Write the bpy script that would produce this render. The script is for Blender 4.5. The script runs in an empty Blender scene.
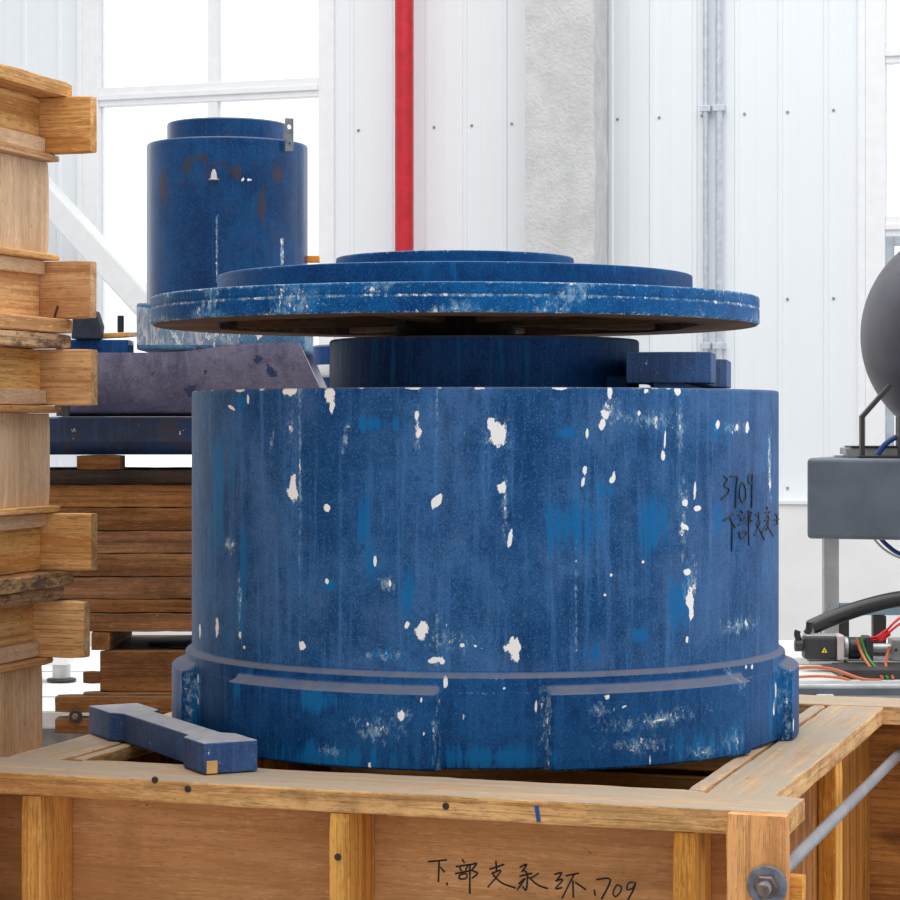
import bpy, bmesh, math, random
import numpy as np
from mathutils import Vector, Matrix, noise as mnoise

random.seed(7)
rng = np.random.RandomState(11)
SC = bpy.context.scene
COL = SC.collection

# ---------------------------------------------------------------- camera, sky, light, exposure
TH = math.radians(18.4)          # the camera is turned 18.4 degrees from the hall's axis
F = 2341.0                       # focal length for a 900 px wide frame
EYE = 1.525                      # lens height above the floor
HOR = 425.0
ct, st = math.cos(TH), math.sin(TH)

cam = bpy.data.cameras.new('camera')
cam.sensor_width = 36.0
cam.lens = F / 900.0 * 36.0
cam.shift_y = -25.0 / 900.0
cam.clip_end = 200
co = bpy.data.objects.new('camera', cam)
COL.objects.link(co)
co.location = (0, 0, EYE)
co.rotation_euler = (math.pi / 2, 0, TH)
SC.camera = co

world = bpy.data.worlds.new('hall_daylight')
SC.world = world
world.use_nodes = True
WN = world.node_tree
bg = WN.nodes['Background']
_tc = WN.nodes.new('ShaderNodeTexCoord')
_sp = WN.nodes.new('ShaderNodeSeparateXYZ')
WN.links.new(_tc.outputs['Generated'], _sp.inputs[0])
_mr = WN.nodes.new('ShaderNodeMapRange')          # the deep hall behind the lens is dimmer than the daylight side
_mr.interpolation_type = 'SMOOTHSTEP'
WN.links.new(_sp.outputs[1], _mr.inputs[0])
for _i, _v in ((1, -0.7), (2, 0.9), (3, 0.70), (4, 1.5)):
    _mr.inputs[_i].default_value = _v
WN.links.new(_mr.outputs[0], bg.inputs[1])
bg.inputs[0].default_value = (0.985, 0.99, 1.0, 1)


def area(name, loc, rot, sx, sy, power, col=(1, 1, 1)):
    l = bpy.data.lights.new(name, 'AREA')
    l.shape = 'RECTANGLE'
    l.size, l.size_y = sx, sy
    l.energy = power
    l.color = col
    o = bpy.data.objects.new(name, l)
    COL.objects.link(o)
    o.location = loc
    o.rotation_euler = rot
    return o


area('overhead_fill', (-1.6, 4.6, 7.4), (0, 0, 0), 8, 10, 590, (1.0, 0.985, 0.96))  # added overhead fill light for the wall and top faces; no skylight exists

SC.view_settings.view_transform = 'Standard'
SC.view_settings.look = 'None'
SC.view_settings.gamma = 1.0
SC.view_settings.use_curve_mapping = False
SC.view_settings.exposure = 0.0


# ---------------------------------------------------------------- frames
def W(p, frame):
    x, y, z = p
    if frame:
        return Vector((x * ct - y * st, x * st + y * ct, z))
    return Vector((x, y, z))


def cx(px, Y):
    return (px - 450.0) / F * Y


def cz(py, Y):
    return EYE - (py - HOR) / F * Y


class T:
    """a thing: an Empty at its base; children are given in the frame's coordinates (frame 1 = turned with the lens axis)"""
    def __init__(s, name, label, cat, org, frame=0, group=None, kind=None):
        e = bpy.data.objects.new(name, None)
        COL.objects.link(e)
        e.empty_display_size = 0.1
        s.e, s.org, s.frame = e, Vector(org), frame
        e.location = W(org, frame)
        e.rotation_euler = (0, 0, TH if frame else 0)
        tag(e, label, cat, group, kind)


def tag(o, label=None, cat=None, group=None, kind=None):
    if label: o['label'] = label
    if cat: o['category'] = cat
    if group: o['group'] = group
    if kind: o['kind'] = kind
    return o


def link(me, name, mat, parent, loc, rot=None, frame=0, label=None):
    o = bpy.data.objects.new(name, me)
    COL.objects.link(o)
    if mat is not None and not me.materials:
        me.materials.append(mat)
    R = rot.copy() if isinstance(rot, Matrix) else Matrix.Identity(3)
    if rot is not None and not isinstance(rot, Matrix):
        from mathutils import Euler
        R = Euler(rot).to_matrix()
    if isinstance(parent, T):
        o.parent = parent.e
        o.matrix_basis = Matrix.Translation(Vector(loc) - parent.org) @ R.to_4x4()
    elif parent is not None:          # sub-part: same coordinates as its part's parent
        o.parent = parent
        o.matrix_parent_inverse = parent.matrix_basis.inverted()
        org = parent['_o'] if '_o' in parent else (0, 0, 0)
        o.matrix_basis = Matrix.Translation(Vector(loc) - Vector(SUBORG[parent.name])) @ R.to_4x4()
    else:
        R = (Matrix.Rotation(TH, 3, 'Z') if frame else Matrix.Identity(3)) @ R
        o.matrix_basis = Matrix.Translation(W(loc, frame)) @ R.to_4x4()
    if isinstance(parent, T):
        SUBORG[o.name] = tuple(parent.org)
    elif parent is None:
        SUBORG[o.name] = (0, 0, 0)
    if label: o['label'] = label
    return o


SUBORG = {}


# ---------------------------------------------------------------- mesh builders
def mesh(name, v, f, smooth=None):
    me = bpy.data.meshes.new(name)
    me.from_pydata([tuple(map(float, p)) for p in v], [], f)
    me.update()
    if smooth is not None:
        me.polygons.foreach_set('use_smooth', [True] * len(me.polygons))
        me.set_sharp_from_angle(angle=math.radians(smooth))
    return me


def box_me(name, dx, dy, dz, bev=0.003, seg=2):
    bm = bmesh.new()
    bmesh.ops.create_cube(bm, size=1.0)
    bmesh.ops.scale(bm, vec=(dx, dy, dz), verts=bm.verts)
    b = min(bev, 0.45 * min(dx, dy, dz))
    if b > 0:
        bmesh.ops.bevel(bm, geom=list(bm.edges), offset=b, segments=seg, affect='EDGES', profile=0.5)
    me = bpy.data.meshes.new(name)
    bm.to_mesh(me)
    bm.free()
    return me


def box(name, a, b, mat, parent=None, bev=0.003, frame=0, rot=None, label=None, seg=2):
    a, b = Vector(a), Vector(b)
    lo = Vector((min(a.x, b.x), min(a.y, b.y), min(a.z, b.z)))
    hi = Vector((max(a.x, b.x), max(a.y, b.y), max(a.z, b.z)))
    d = hi - lo
    return link(box_me(name, d.x, d.y, d.z, bev, seg), name, mat, parent, (lo + hi) / 2, rot, frame, label)


def plank_me(name, L, Wd, Tk, jit=0.0012, seed=0, step=0.025):
    """sawn board along local X with softly worn, slightly uneven edges"""
    r = min(0.0025, 0.2 * min(Wd, Tk))
    sec = []
    for sx, sy, a0 in ((1, 1, 0), (-1, 1, 90), (-1, -1, 180), (1, -1, 270)):
        for da in (0, 45, 90):
            a = math.radians(a0 + da)
            sec.append((sx * (Wd / 2 - r) + r * math.cos(a), sy * (Tk / 2 - r) + r * math.sin(a)))
    n = max(2, int(L / step))
    V, Fc = [], []
    m = len(sec)
    for i in range(n + 1):
        x = -L / 2 + L * i / n
        e = 0.0012 if i in (0, n) else 0.0
        for k, (y, z) in enumerate(sec):
            q = Vector((x * 14 + seed * 7.3, y * 30 + k * 0.31, z * 30 + seed))
            d = mnoise.noise(q) * jit + mnoise.noise(q * 3.1) * jit * 0.6
            l = math.hypot(y, z) or 1
            V.append((x + (mnoise.noise(q * 2 + Vector((5, 5, 5))) * jit if i in (0, n) else 0), y * (1 + d / l) - math.copysign(e, y), z * (1 + d / l) - math.copysign(e, z)))
    for i in range(n):
        for k in range(m):
            a, b = i * m + k, i * m + (k + 1) % m
            Fc.append((a, b, b + m, a + m))
    Fc.append(tuple(range(m - 1, -1, -1)))
    Fc.append(tuple(n * m + k for k in range(m)))
    return mesh(name, V, Fc, 12)


PS = [0]


def plank(name, a, b, axis, mat, parent=None, jit=0.0012, frame=0, label=None, extra=None):
    a, b = Vector(a), Vector(b)
    lo = Vector((min(a.x, b.x), min(a.y, b.y), min(a.z, b.z)))
    hi = Vector((max(a.x, b.x), max(a.y, b.y), max(a.z, b.z)))
    d = hi - lo
    PS[0] += 1
    if axis == 'x':
        L, Wd, Tk, R = d.x, d.y, d.z, Matrix.Identity(3)
    elif axis == 'y':
        L, Wd, Tk, R = d.y, d.x, d.z, Matrix.Rotation(math.pi / 2, 3, 'Z')
    else:
        L, Wd, Tk, R = d.z, d.y, d.x, Matrix.Rotation(-math.pi / 2, 3, 'Y')
    if extra is not None:
        R = extra @ R
    return link(plank_me(name, L, Wd, Tk, jit, PS[0]), name, mat, parent, (lo + hi) / 2, R, frame, label)


def lathe_me(name, prof, n=96, closed=False, smooth=35, ph=None):
    prof = list(prof)
    V, Fc = [], []
    ph = np.linspace(0, 2 * math.pi, n, endpoint=False) if ph is None else ph
    n = len(ph)
    ids = []
    for (r, z) in prof:
        if r <= 1e-6:
            ids.append([len(V)] * n)
            V.append((0, 0, z))
        else:
            ids.append(list(range(len(V), len(V) + n)))
            V += [(r * math.cos(a), r * math.sin(a), z) for a in ph]
    m = len(prof)
    for i in range(m if closed else m - 1):
        A, B = ids[i], ids[(i + 1) % m]
        for k in range(n):
            q = (A[k], A[(k + 1) % n], B[(k + 1) % n], B[k])
            u = []
            for t in q:
                if t not in u: u.append(t)
            if len(u) > 2: Fc.append(tuple(u))
    return mesh(name, V, Fc, smooth)


def lathe(name, prof, loc, mat, parent=None, n=96, closed=False, frame=0, rot=None, smooth=35, label=None):
    return link(lathe_me(name, prof, n, closed, smooth), name, mat, parent, loc, rot, frame, label)


def cyl(name, loc, r, h, mat, parent=None, axis='z', n=32, bev=0.002, frame=0, label=None, extra=None):
    """solid cylinder, loc = its centre"""
    b = min(bev, r * 0.4, h * 0.4)
    prof = [(0, -h / 2), (r - b, -h / 2), (r, -h / 2 + b), (r, h / 2 - b), (r - b, h / 2), (0, h / 2)]
    R = Matrix.Identity(3)
    if axis == 'x': R = Matrix.Rotation(math.pi / 2, 3, 'Y')
    if axis == 'y': R = Matrix.Rotation(-math.pi / 2, 3, 'X')
    if extra is not None: R = extra @ R
    return lathe(name, prof, loc, mat, parent, n, False, frame, R, 35, label)


def tube_geo(pts, r, n=8, V=None, Fc=None, flat=None):
    V = [] if V is None else V
    Fc = [] if Fc is None else Fc
    pts = [Vector(p) for p in pts]
    base = len(V)
    up0 = None
    for i, p in enumerate(pts):
        t = (pts[min(i + 1, len(pts) - 1)] - pts[max(i - 1, 0)]).normalized()
        if up0 is None:
            up0 = Vector((0, 0, 1)) if abs(t.z) < 0.9 else Vector((0, 1, 0))
        s = t.cross(up0).normalized()
        up = s.cross(t).normalized()
        up0 = up
        for k in range(n):
            a = 2 * math.pi * k / n
            V.append(p + s * math.cos(a) * r + up * math.sin(a) * r)
    for i in range(len(pts) - 1):
        for k in range(n):
            a, b = base + i * n + k, base + i * n + (k + 1) % n
            Fc.append((a, a + n, b + n, b))
    Fc.append(tuple(base + k for k in range(n)))
    Fc.append(tuple(base + (len(pts) - 1) * n + k for k in range(n - 1, -1, -1)))
    return V, Fc


def smooth_path(pts, sub=8):
    P = [Vector(p) for p in pts]
    out = []
    for i in range(len(P) - 1):
        p0, p1, p2, p3 = P[max(i - 1, 0)], P[i], P[i + 1], P[min(i + 2, len(P) - 1)]
        for k in range(sub):
            t = k / sub
            out.append(0.5 * ((2 * p1) + (p2 - p0) * t + (2 * p0 - 5 * p1 + 4 * p2 - p3) * t * t + (3 * p1 - p0 - 3 * p2 + p3) * t ** 3))
    out.append(P[-1])
    return out


def tube(name, pts, r, mat, parent=None, n=10, sub=8, frame=0, label=None):
    """swept round tube; its origin sits at the path's first point"""
    P = smooth_path(pts, sub) if sub else [Vector(p) for p in pts]
    o = P[0].copy()
    V, Fc = tube_geo([p - o for p in P], r, n)
    return link(mesh(name, V, Fc, 50), name, mat, parent, o, None, frame, label)


def prism_me(name, poly, h, bev=0.002):
    bm = bmesh.new()
    vs = [bm.verts.new((x, y, 0)) for x, y in poly]
    f = bm.faces.new(vs)
    r = bmesh.ops.extrude_face_region(bm, geom=[f])
    bmesh.ops.translate(bm, vec=(0, 0, h), verts=[g for g in r['geom'] if isinstance(g, bmesh.types.BMVert)])
    bmesh.ops.recalc_face_normals(bm, faces=bm.faces)
    if bev: bmesh.ops.bevel(bm, geom=list(bm.edges), offset=bev, segments=2, affect='EDGES', profile=0.5)
    me = bpy.data.meshes.new(name)
    bm.to_mesh(me)
    bm.free()
    return me


# ---------------------------------------------------------------- materials
class N:
    def __init__(s, name):
        s.m = bpy.data.materials.new(name)
        s.m.use_nodes = True
        s.t = s.m.node_tree
        s.b = s.t.nodes['Principled BSDF']

    def n(s, typ, **kw):
        q = s.t.nodes.new(typ)
        for k, v in kw.items(): setattr(q, k, v)
        return q

    def put(s, sock, v):
        if hasattr(v, 'is_output') or isinstance(v, bpy.types.NodeSocket):
            s.t.links.new(v, sock)
        else:
            sock.default_value = v

    def math(s, op, a, b=0.0, c=None, clamp=False):
        q = s.n('ShaderNodeMath', operation=op)
        q.use_clamp = clamp
        s.put(q.inputs[0], a)
        s.put(q.inputs[1], b)
        if c is not None: s.put(q.inputs[2], c)
        return q.outputs[0]

    def mix(s, f, a, b, mode='MIX'):
        q = s.n('ShaderNodeMix', data_type='RGBA', blend_type=mode)
        s.put(q.inputs[0], f)
        s.put(q.inputs[6], a if not isinstance(a, tuple) else (*a[:3], 1))
        s.put(q.inputs[7], b if not isinstance(b, tuple) else (*b[:3], 1))
        return q.outputs[2]

    def step(s, v, lo, hi):
        q = s.n('ShaderNodeMapRange', interpolation_type='SMOOTHSTEP')
        s.put(q.inputs[0], v)
        s.put(q.inputs[1], lo)
        s.put(q.inputs[2], hi)
        return q.outputs[0]

    def map(s, vec, scale=(1, 1, 1), loc=(0, 0, 0)):
        q = s.n('ShaderNodeMapping')
        s.put(q.inputs[0], vec)
        s.put(q.inputs[1], loc)
        s.put(q.inputs[3], scale)
        return q.outputs[0]

    def noise(s, vec, scale, det=3, rough=0.55, dist=0.0):
        q = s.n('ShaderNodeTexNoise')
        s.put(q.inputs['Vector'], vec)
        q.inputs['Scale'].default_value = scale
        q.inputs['Detail'].default_value = det
        q.inputs['Roughness'].default_value = rough
        q.inputs['Distortion'].default_value = dist
        return q.outputs[0]

    def coords(s, rnd=True):
        tc = s.n('ShaderNodeTexCoord').outputs['Object']
        oi = s.n('ShaderNodeObjectInfo').outputs['Random']
        if not rnd: return tc, oi
        q = s.n('ShaderNodeVectorMath', operation='ADD')
        s.put(q.inputs[0], tc)
        off = s.n('ShaderNodeCombineXYZ')
        k = s.math('MULTIPLY', oi, 37.0)
        for i in range(3): s.put(off.inputs[i], k)
        s.put(q.inputs[1], off.outputs[0])
        return q.outputs[0], oi

    def up(s):
        g = s.n('ShaderNodeNewGeometry')
        x = s.n('ShaderNodeSeparateXYZ')
        s.put(x.inputs[0], g.outputs['Normal'])
        return x.outputs[2]

    def bump(s, h, strength=0.2, dist=0.002):
        q = s.n('ShaderNodeBump')
        q.inputs['Strength'].default_value = strength
        q.inputs['Distance'].default_value = dist
        s.put(q.inputs['Height'], h)
        s.put(s.b.inputs['Normal'], q.outputs[0])

    def out(s, color, rough=0.5, metal=0.0, spec=0.5):
        s.put(s.b.inputs['Base Color'], color if not isinstance(color, tuple) else (*color[:3], 1))
        s.put(s.b.inputs['Roughness'], rough)
        s.b.inputs['Metallic'].default_value = metal
        s.b.inputs['Specular IOR Level'].default_value = spec
        return s.m


def srgb(r, g, b):
    f = lambda c: (c / 255 / 12.92) if c <= 10.3 else ((c / 255 + 0.055) / 1.055) ** 2.4
    return (f(r), f(g), f(b))


def plain(name, col, rough=0.5, metal=0.0, var=0.06, scale=18.0, bump=0.0, spec=0.5):
    n = N(name)
    c, _ = n.coords()
    k = n.noise(c, scale, 4)
    dark = tuple(x * (1 - var * 2.2) for x in col)
    lite = tuple(min(1, x * (1 + var * 2.2)) for x in col)
    if bump: n.bump(k, bump)
    return n.out(n.mix(n.step(k, 0.3, 0.7), dark, lite), rough, metal, spec)


def wood(name, lite, dark, dust=None, dirt=0.35, knots=0.5, grain=14.0, rough=0.75, ply=False, old=0.0):
    n = N(name)
    c, rnd = n.coords()
    mul = lambda t, k: tuple(x * k for x in t)
    wob = n.noise(n.map(c, (2.0, 5, 5)), 1.0, 2)
    # broad figure, growth lines, fine fibre
    g = n.noise(n.map(c, (0.7, grain, grain)), 1.0, 5, 0.6, 1.2)
    l = n.noise(n.map(c, (1.4, grain * 4.2, grain * 4.2)), 1.0, 6, 0.65, 0.6)
    f = n.noise(n.map(c, (11, 240, 240)), 1.0, 4, 0.7)
    col = n.mix(n.step(g, 0.36, 0.64), mul(dark, 1.06), lite)
    col = n.mix(n.math('MULTIPLY', n.step(l, 0.50, 0.72), 0.4 if ply else 0.75), col, mul(dark, 0.6))
    col = n.mix(n.math('MULTIPLY', n.step(l, 0.44, 0.30), 0.35), col, tuple(min(1, x * 1.22 + 0.01) for x in lite))
    col = n.mix(n.math('MULTIPLY', n.step(f, 0.53, 0.68), 0.5 if ply else 0.7), col, mul(dark, 0.62))
    l2 = n.noise(n.map(c, (1.1, grain * 8.5, grain * 8.5), (3, 1, 7)), 1.0, 4, 0.6, 0.8)
    col = n.mix(n.math('MULTIPLY', n.step(l2, 0.53, 0.60), 0.3 if ply else 0.5), col, mul(dark, 0.66))
    po = n.noise(n.map(c, (55, 420, 420), (1, 9, 4)), 1.0, 2)
    col = n.mix(n.math('MULTIPLY', n.step(po, 0.58, 0.66), 0.4), col, mul(dark, 0.45))
    pl = n.noise(n.map(c, (40, 300, 300), (7, 2, 4)), 1.0, 2)
    col = n.mix(n.math('MULTIPLY', n.step(pl, 0.58, 0.66), 0.3), col, tuple(min(1, x * 1.3 + 0.03) for x in lite))
    if ply:
        cl = n.noise(n.map(c, (3.0, 9, 9), (2, 2, 2)), 1.0, 4, 0.6, 1.5)
        col = n.mix(n.math('MULTIPLY', n.step(cl, 0.46, 0.60), 0.45), col, mul(dark, 0.82))
    hs = n.n('ShaderNodeHueSaturation')          # board to board difference
    n.put(hs.inputs['Color'], col)
    n.put(hs.inputs['Value'], n.math('MULTIPLY_ADD', rnd, 0.24, 0.9))
    n.put(hs.inputs['Saturation'], n.math('MULTIPLY_ADD', n.math('FRACT', n.math('MULTIPLY', rnd, 7.7)), 0.16, 0.9))
    col = hs.outputs[0]
    if knots:
        vo = n.n('ShaderNodeTexVoronoi')
        n.put(vo.inputs['Vector'], n.map(c, (3.0, 7.0, 7.0)))
        vo.inputs['Scale'].default_value = 1.0
        kd = n.math('ADD', vo.outputs['Distance'], n.math('MULTIPLY', n.math('SUBTRACT', l, 0.5), 0.16))
        col = n.mix(n.math('MULTIPLY', n.math('SUBTRACT', 1.0, n.step(kd, 0.04, 0.15)), knots), col, mul(dark, 0.3))
    d = n.noise(c, 6.0, 6, 0.7)
    col = n.mix(n.math('MULTIPLY', n.step(d, 0.5, 0.72), dirt), col, mul(dark, 0.5))
    s_ = n.noise(n.map(c, (60, 110, 110)), 1.0, 2)
    col = n.mix(n.math('MULTIPLY', n.step(s_, 0.73, 0.77), 0.6), col, (0.03, 0.018, 0.01))
    if old:
        o = n.noise(n.map(c, (14, 34, 34)), 1.0, 6, 0.75)
        col = n.mix(n.math('MULTIPLY', n.step(o, 0.47, 0.60), old), col, (0.045, 0.032, 0.025))
    if dust:
        u = n.step(n.up(), 0.55, 0.9)
        dn = n.noise(n.map(c, (5, 30, 30)), 1.0, 6, 0.75)
        u = n.math('MULTIPLY', u, n.math('MULTIPLY_ADD', n.step(dn, 0.3, 0.58), 0.6, 0.32))
        col = n.mix(u, col, dust)
    n.bump(n.math('ADD', l2, f), 0.5, 0.0009)
    return n.out(col, rough, 0, 0.2)


DUST = srgb(196, 186, 172)
M = {}
M['cap'] = wood('weathered_pine', srgb(240, 192, 134), srgb(192, 138, 84), srgb(166, 155, 139), 0.5, 0.6, 18.0, old=0.25)
M['post'] = wood('yellow_pine', srgb(244, 184, 104), srgb(198, 134, 66), None, 0.35, 0.7, 18.0)
M['corner'] = wood('orange_pine', srgb(238, 168, 88), srgb(202, 132, 62), None, 0.4, 0.6, 14.0)
M['ply'] = wood('brown_plywood', srgb(228, 174, 120), srgb(202, 146, 92), None, 0.45, 0.0, 7.0, ply=True)
M['inner'] = wood('crate_boards', srgb(182, 122, 56), srgb(134, 80, 32), srgb(150, 128, 100), 0.4, 0.6)
M['stack'] = wood('stack_pine', srgb(242, 190, 126), srgb(198, 138, 78), None, 0.4, 0.6, 18.0)
M['stackply'] = wood('pale_plywood', srgb(234, 198, 158), srgb(208, 166, 124), None, 0.3, 0.0, 7.0, ply=True)
M['stackold'] = wood('stained_pine', srgb(214, 172, 126), srgb(152, 108, 72), None, 0.6, 0.3, old=0.75)
M['brown'] = wood('old_brown_boards', srgb(148, 104, 64), srgb(104, 68, 38), srgb(120, 98, 76), 0.6, 0.7, 11.0)
M['black'] = wood('blackened_board', srgb(60, 48, 40), srgb(36, 28, 22), None, 0.4, 0.2)
M['raw'] = wood('unpainted_underside', srgb(132, 102, 74), srgb(96, 70, 48), None, 0.4, 0.3)


def paint(name, base, lite, bright=(0.006, 0.15, 0.40), chipc=srgb(250, 250, 248), scuffc=srgb(150, 184, 204),
          dust=None, rough=0.5, tiny=0.76, streak=0.5, rust=0.0, spec=0.4, speck=0.0, attr=True, bump=0.16, haze=0.0):
    n = N(name)
    c, _ = n.coords(False)
    mul = lambda t, k, a=0.0: tuple(min(1, x * k + a) for x in t)
    big = n.noise(c, 6.0, 6, 0.65)
    col = n.mix(n.step(big, 0.36, 0.64), base, lite)
    med = n.noise(c, 45.0, 6, 0.7)
    col = n.mix(n.math('MULTIPLY', n.step(med, 0.51, 0.62), 0.4), col, mul(base, 0.62))
    if haze:
        hz = n.noise(n.map(c, (1, 1, 0.8), (4, 4, 4)), 7.0, 7, 0.72)
        col = n.mix(n.math('MULTIPLY', n.step(hz, 0.47, 0.62), haze), col, srgb(82, 112, 158))
    stv = n.noise(n.map(c, (75, 75, 4.2)), 1.0, 5, 0.62)
    col = n.mix(n.math('MULTIPLY', n.step(stv, 0.50, 0.72), streak), col, mul(lite, 1.4, 0.01))
    stw = n.noise(n.map(c, (34, 34, 4.0), (3, 1, 2)), 1.0, 6, 0.66)
    col = n.mix(n.math('MULTIPLY', n.step(stw, 0.50, 0.68), streak * 0.8), col, mul(base, 0.6))
    fine = n.noise(c, 330.0, 2, 0.6)
    col = n.mix(n.math('MULTIPLY', n.step(fine, 0.54, 0.66), 0.3), col, mul(lite, 1.8, 0.03))
    col = n.mix(n.math('MULTIPLY', n.step(fine, 0.46, 0.28), 0.4), col, mul(base, 0.5))
    if rust:
        r = n.noise(c, 13.0, 6, 0.68)
        col = n.mix(n.math('MULTIPLY', n.step(r, 0.56, 0.66), rust), col, srgb(62, 58, 68))
    cn = n.noise(n.map(c, (1, 1, 0.62)), 100.0, 5, 0.7)
    cm = n.noise(n.map(c, (1, 1, 0.6)), 110.0, 8, 0.8)
    if attr:
        at = n.n('ShaderNodeAttribute', attribute_name='wear')
        sp = n.n('ShaderNodeSeparateColor')
        n.put(sp.inputs[0], at.outputs['Color'])
        cr, cg, cb = sp.outputs
        has = lambda v: n.step(v, 0.0, 0.12)
        bsum = n.math('ADD', n.math('MULTIPLY', n.math('SUBTRACT', stv, 0.5), 1.5), n.math('MULTIPLY', n.math('SUBTRACT', stw, 0.5), 1.8))
        bm_ = n.math('MULTIPLY', n.math('ADD', n.math('MULTIPLY', cg, 0.85), bsum), has(cg))
        col = n.mix(n.math('MULTIPLY', n.step(bm_, 0.32, 0.70), 0.85), col, bright)
        sc = n.math('MULTIPLY', n.math('ADD', n.math('MULTIPLY', cb, 0.55), n.math('MULTIPLY', n.math('SUBTRACT', cm, 0.5), 1.9)), has(cb))
        col = n.mix(n.math('MULTIPLY', n.step(sc, 0.34, 0.66), 0.75), col, scuffc)
        sc2 = n.math('MULTIPLY', n.math('ADD', n.math('MULTIPLY', cb, 0.5), n.math('MULTIPLY', n.math('SUBTRACT', cn, 0.5), 1.9)), has(cb))
        col = n.mix(n.math('MULTIPLY', n.step(sc2, 0.55, 0.68), 0.9), col, chipc)
        ch = n.math('MULTIPLY', n.math('ADD', cr, n.math('MULTIPLY', n.math('SUBTRACT', cn, 0.5), 1.15)), has(cr))
        col = n.mix(n.step(ch, 0.49, 0.57), col, chipc)
    t = n.step(n.noise(n.map(c, (1, 1, 0.5)), 46.0, 5, 0.66), tiny, tiny + 0.025)
    col = n.mix(t, col, n.mix(n.step(cm, 0.4, 0.6), scuffc, chipc))
    if speck:
        t = n.step(n.noise(c, 190.0, 4, 0.75), 0.60, 0.70)
        col = n.mix(n.math('MULTIPLY', t, speck), col, scuffc)
    rr = n.math('MULTIPLY_ADD', big, 0.25, rough - 0.12)
    if dust:
        u = n.step(n.up(), 0.25, 0.8)
        dn = n.noise(c, 38.0, 5, 0.7)
        u = n.math('MULTIPLY', u, n.math('MULTIPLY_ADD', n.step(dn, 0.3, 0.62), 0.35, 0.6))
        col = n.mix(u, col, dust)
        rr = n.math('MAXIMUM', rr, n.math('MULTIPLY', u, 0.8))
    n.bump(n.math('ADD', stv, n.math('ADD', n.math('MULTIPLY', fine, 0.25), med)), bump, 0.0015)
    return n.out(col, rr, 0, spec)


GREYDUST = srgb(106, 110, 124)
M['drum'] = paint('worn_blue_paint', srgb(20, 71, 122), srgb(56, 104, 156), haze=0.4, dust=GREYDUST, rough=0.55, tiny=0.73, spec=0.1, streak=0.6)
M['base'] = paint('deep_blue_paint', srgb(6, 59, 113), srgb(26, 83, 138), dust=GREYDUST, rough=0.5, spec=0.1, tiny=0.72, speck=0.12)
M['disc'] = paint('scraped_blue_paint', srgb(2, 66, 124), srgb(12, 94, 156), dust=srgb(80, 116, 150), rough=0.5, spec=0.1, speck=0.7, tiny=0.74, streak=0.25)
M['step'] = paint('smooth_blue_paint', srgb(8, 62, 114), srgb(16, 80, 134), dust=srgb(80, 116, 150), rough=0.5, spec=0.1, tiny=0.75, streak=0.15)
M['neck'] = paint('dark_blue_paint', srgb(14, 56, 112), srgb(30, 80, 140), dust=GREYDUST, rough=0.5, spec=0.1, tiny=0.72, speck=0.1)
M['tall'] = paint('glossy_blue_paint', srgb(2, 50, 98), srgb(8, 70, 122), dust=GREYDUST, rough=0.18, tiny=0.8, rust=0.3, spec=0.22, bump=0.05, bright=srgb(62, 58, 70), streak=0.3)
M['plate'] = paint('blackish_blue_paint', srgb(34, 46, 66), srgb(24, 66, 110), dust=GREYDUST, rough=0.45, tiny=0.68, rust=0.8)
M['blockblue'] = paint('chalky_blue_paint', srgb(28, 62, 114), srgb(54, 92, 144), dust=srgb(172, 172, 174), rough=0.6, tiny=0.68, speck=0.3)
M['bagblue'] = paint('flaking_blue_paint', srgb(50, 98, 140), srgb(86, 130, 162), dust=GREYDUST, rough=0.5, tiny=0.6, speck=0.6)
M['trough'] = paint('grey_violet_paint', srgb(84, 88, 118), srgb(120, 120, 146), bright=srgb(40, 66, 116), chipc=srgb(44, 64, 104), scuffc=srgb(64, 68, 96), dust=srgb(170, 168, 170), rough=0.4, tiny=0.69)
M['offcut'] = paint('near_black_blue_paint', srgb(24, 36, 54), srgb(36, 50, 70), rough=0.5, tiny=0.8)

M['ink'] = plain('marker_ink', srgb(10, 10, 22), 0.5)
M['tan'] = plain('bare_wood_patch', srgb(216, 170, 96), 0.7)
M['galv'] = plain('galvanised_steel', srgb(206, 214, 222), 0.35, 0.6, 0.05, 30)
M['bolt'] = plain('rusty_steel', srgb(112, 98, 90), 0.5, 0.5, 0.2, 60)
M['lug'] = plain('dull_lug_steel', srgb(120, 126, 136), 0.5, 0.2, 0.15, 60)
M['nail'] = plain('nail_steel', srgb(64, 52, 44), 0.6, 0.4)
M['rod'] = plain('grey_rod', srgb(142, 144, 150), 0.42, 0.35, 0.06)
M['white'] = plain('white_enamel', srgb(236, 238, 238), 0.4, 0, 0.01)
M['panel'] = plain('white_wall_panel', srgb(236, 241, 244), 0.5, 0, 0.003, 3)
M['lowwall'] = plain('white_plaster', srgb(238, 238, 236), 0.7, 0, 0.012, 5)
M['red'] = plain('red_gloss_paint', srgb(190, 26, 42), 0.35, 0, 0.06)
M['frame'] = plain('white_window_frame', srgb(240, 242, 244), 0.35, 0, 0.01)
M['seal'] = plain('grey_window_sash', srgb(170, 180, 190), 0.4)
M['boxgrey'] = plain('slate_grey_paint', srgb(92, 103, 114), 0.42, 0, 0.07, 9)
M['tank'] = plain('charcoal_tank_paint', srgb(70, 70, 80), 0.38, 0, 0.1, 7)
M['bracket'] = plain('black_bracket', srgb(48, 44, 44), 0.5)
M['motor'] = plain('motor_black', srgb(50, 50, 54), 0.45)
M['rubber'] = plain('black_rubber', srgb(40, 40, 42), 0.35)
M['flange'] = plain('cast_flange', srgb(206, 196, 192), 0.5, 0, 0.06)
M['alu'] = plain('aluminium', srgb(186, 190, 192), 0.4, 0.5)
M['steelgrey'] = plain('grey_steel', srgb(150, 152, 150), 0.45, 0.3, 0.1)
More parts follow.
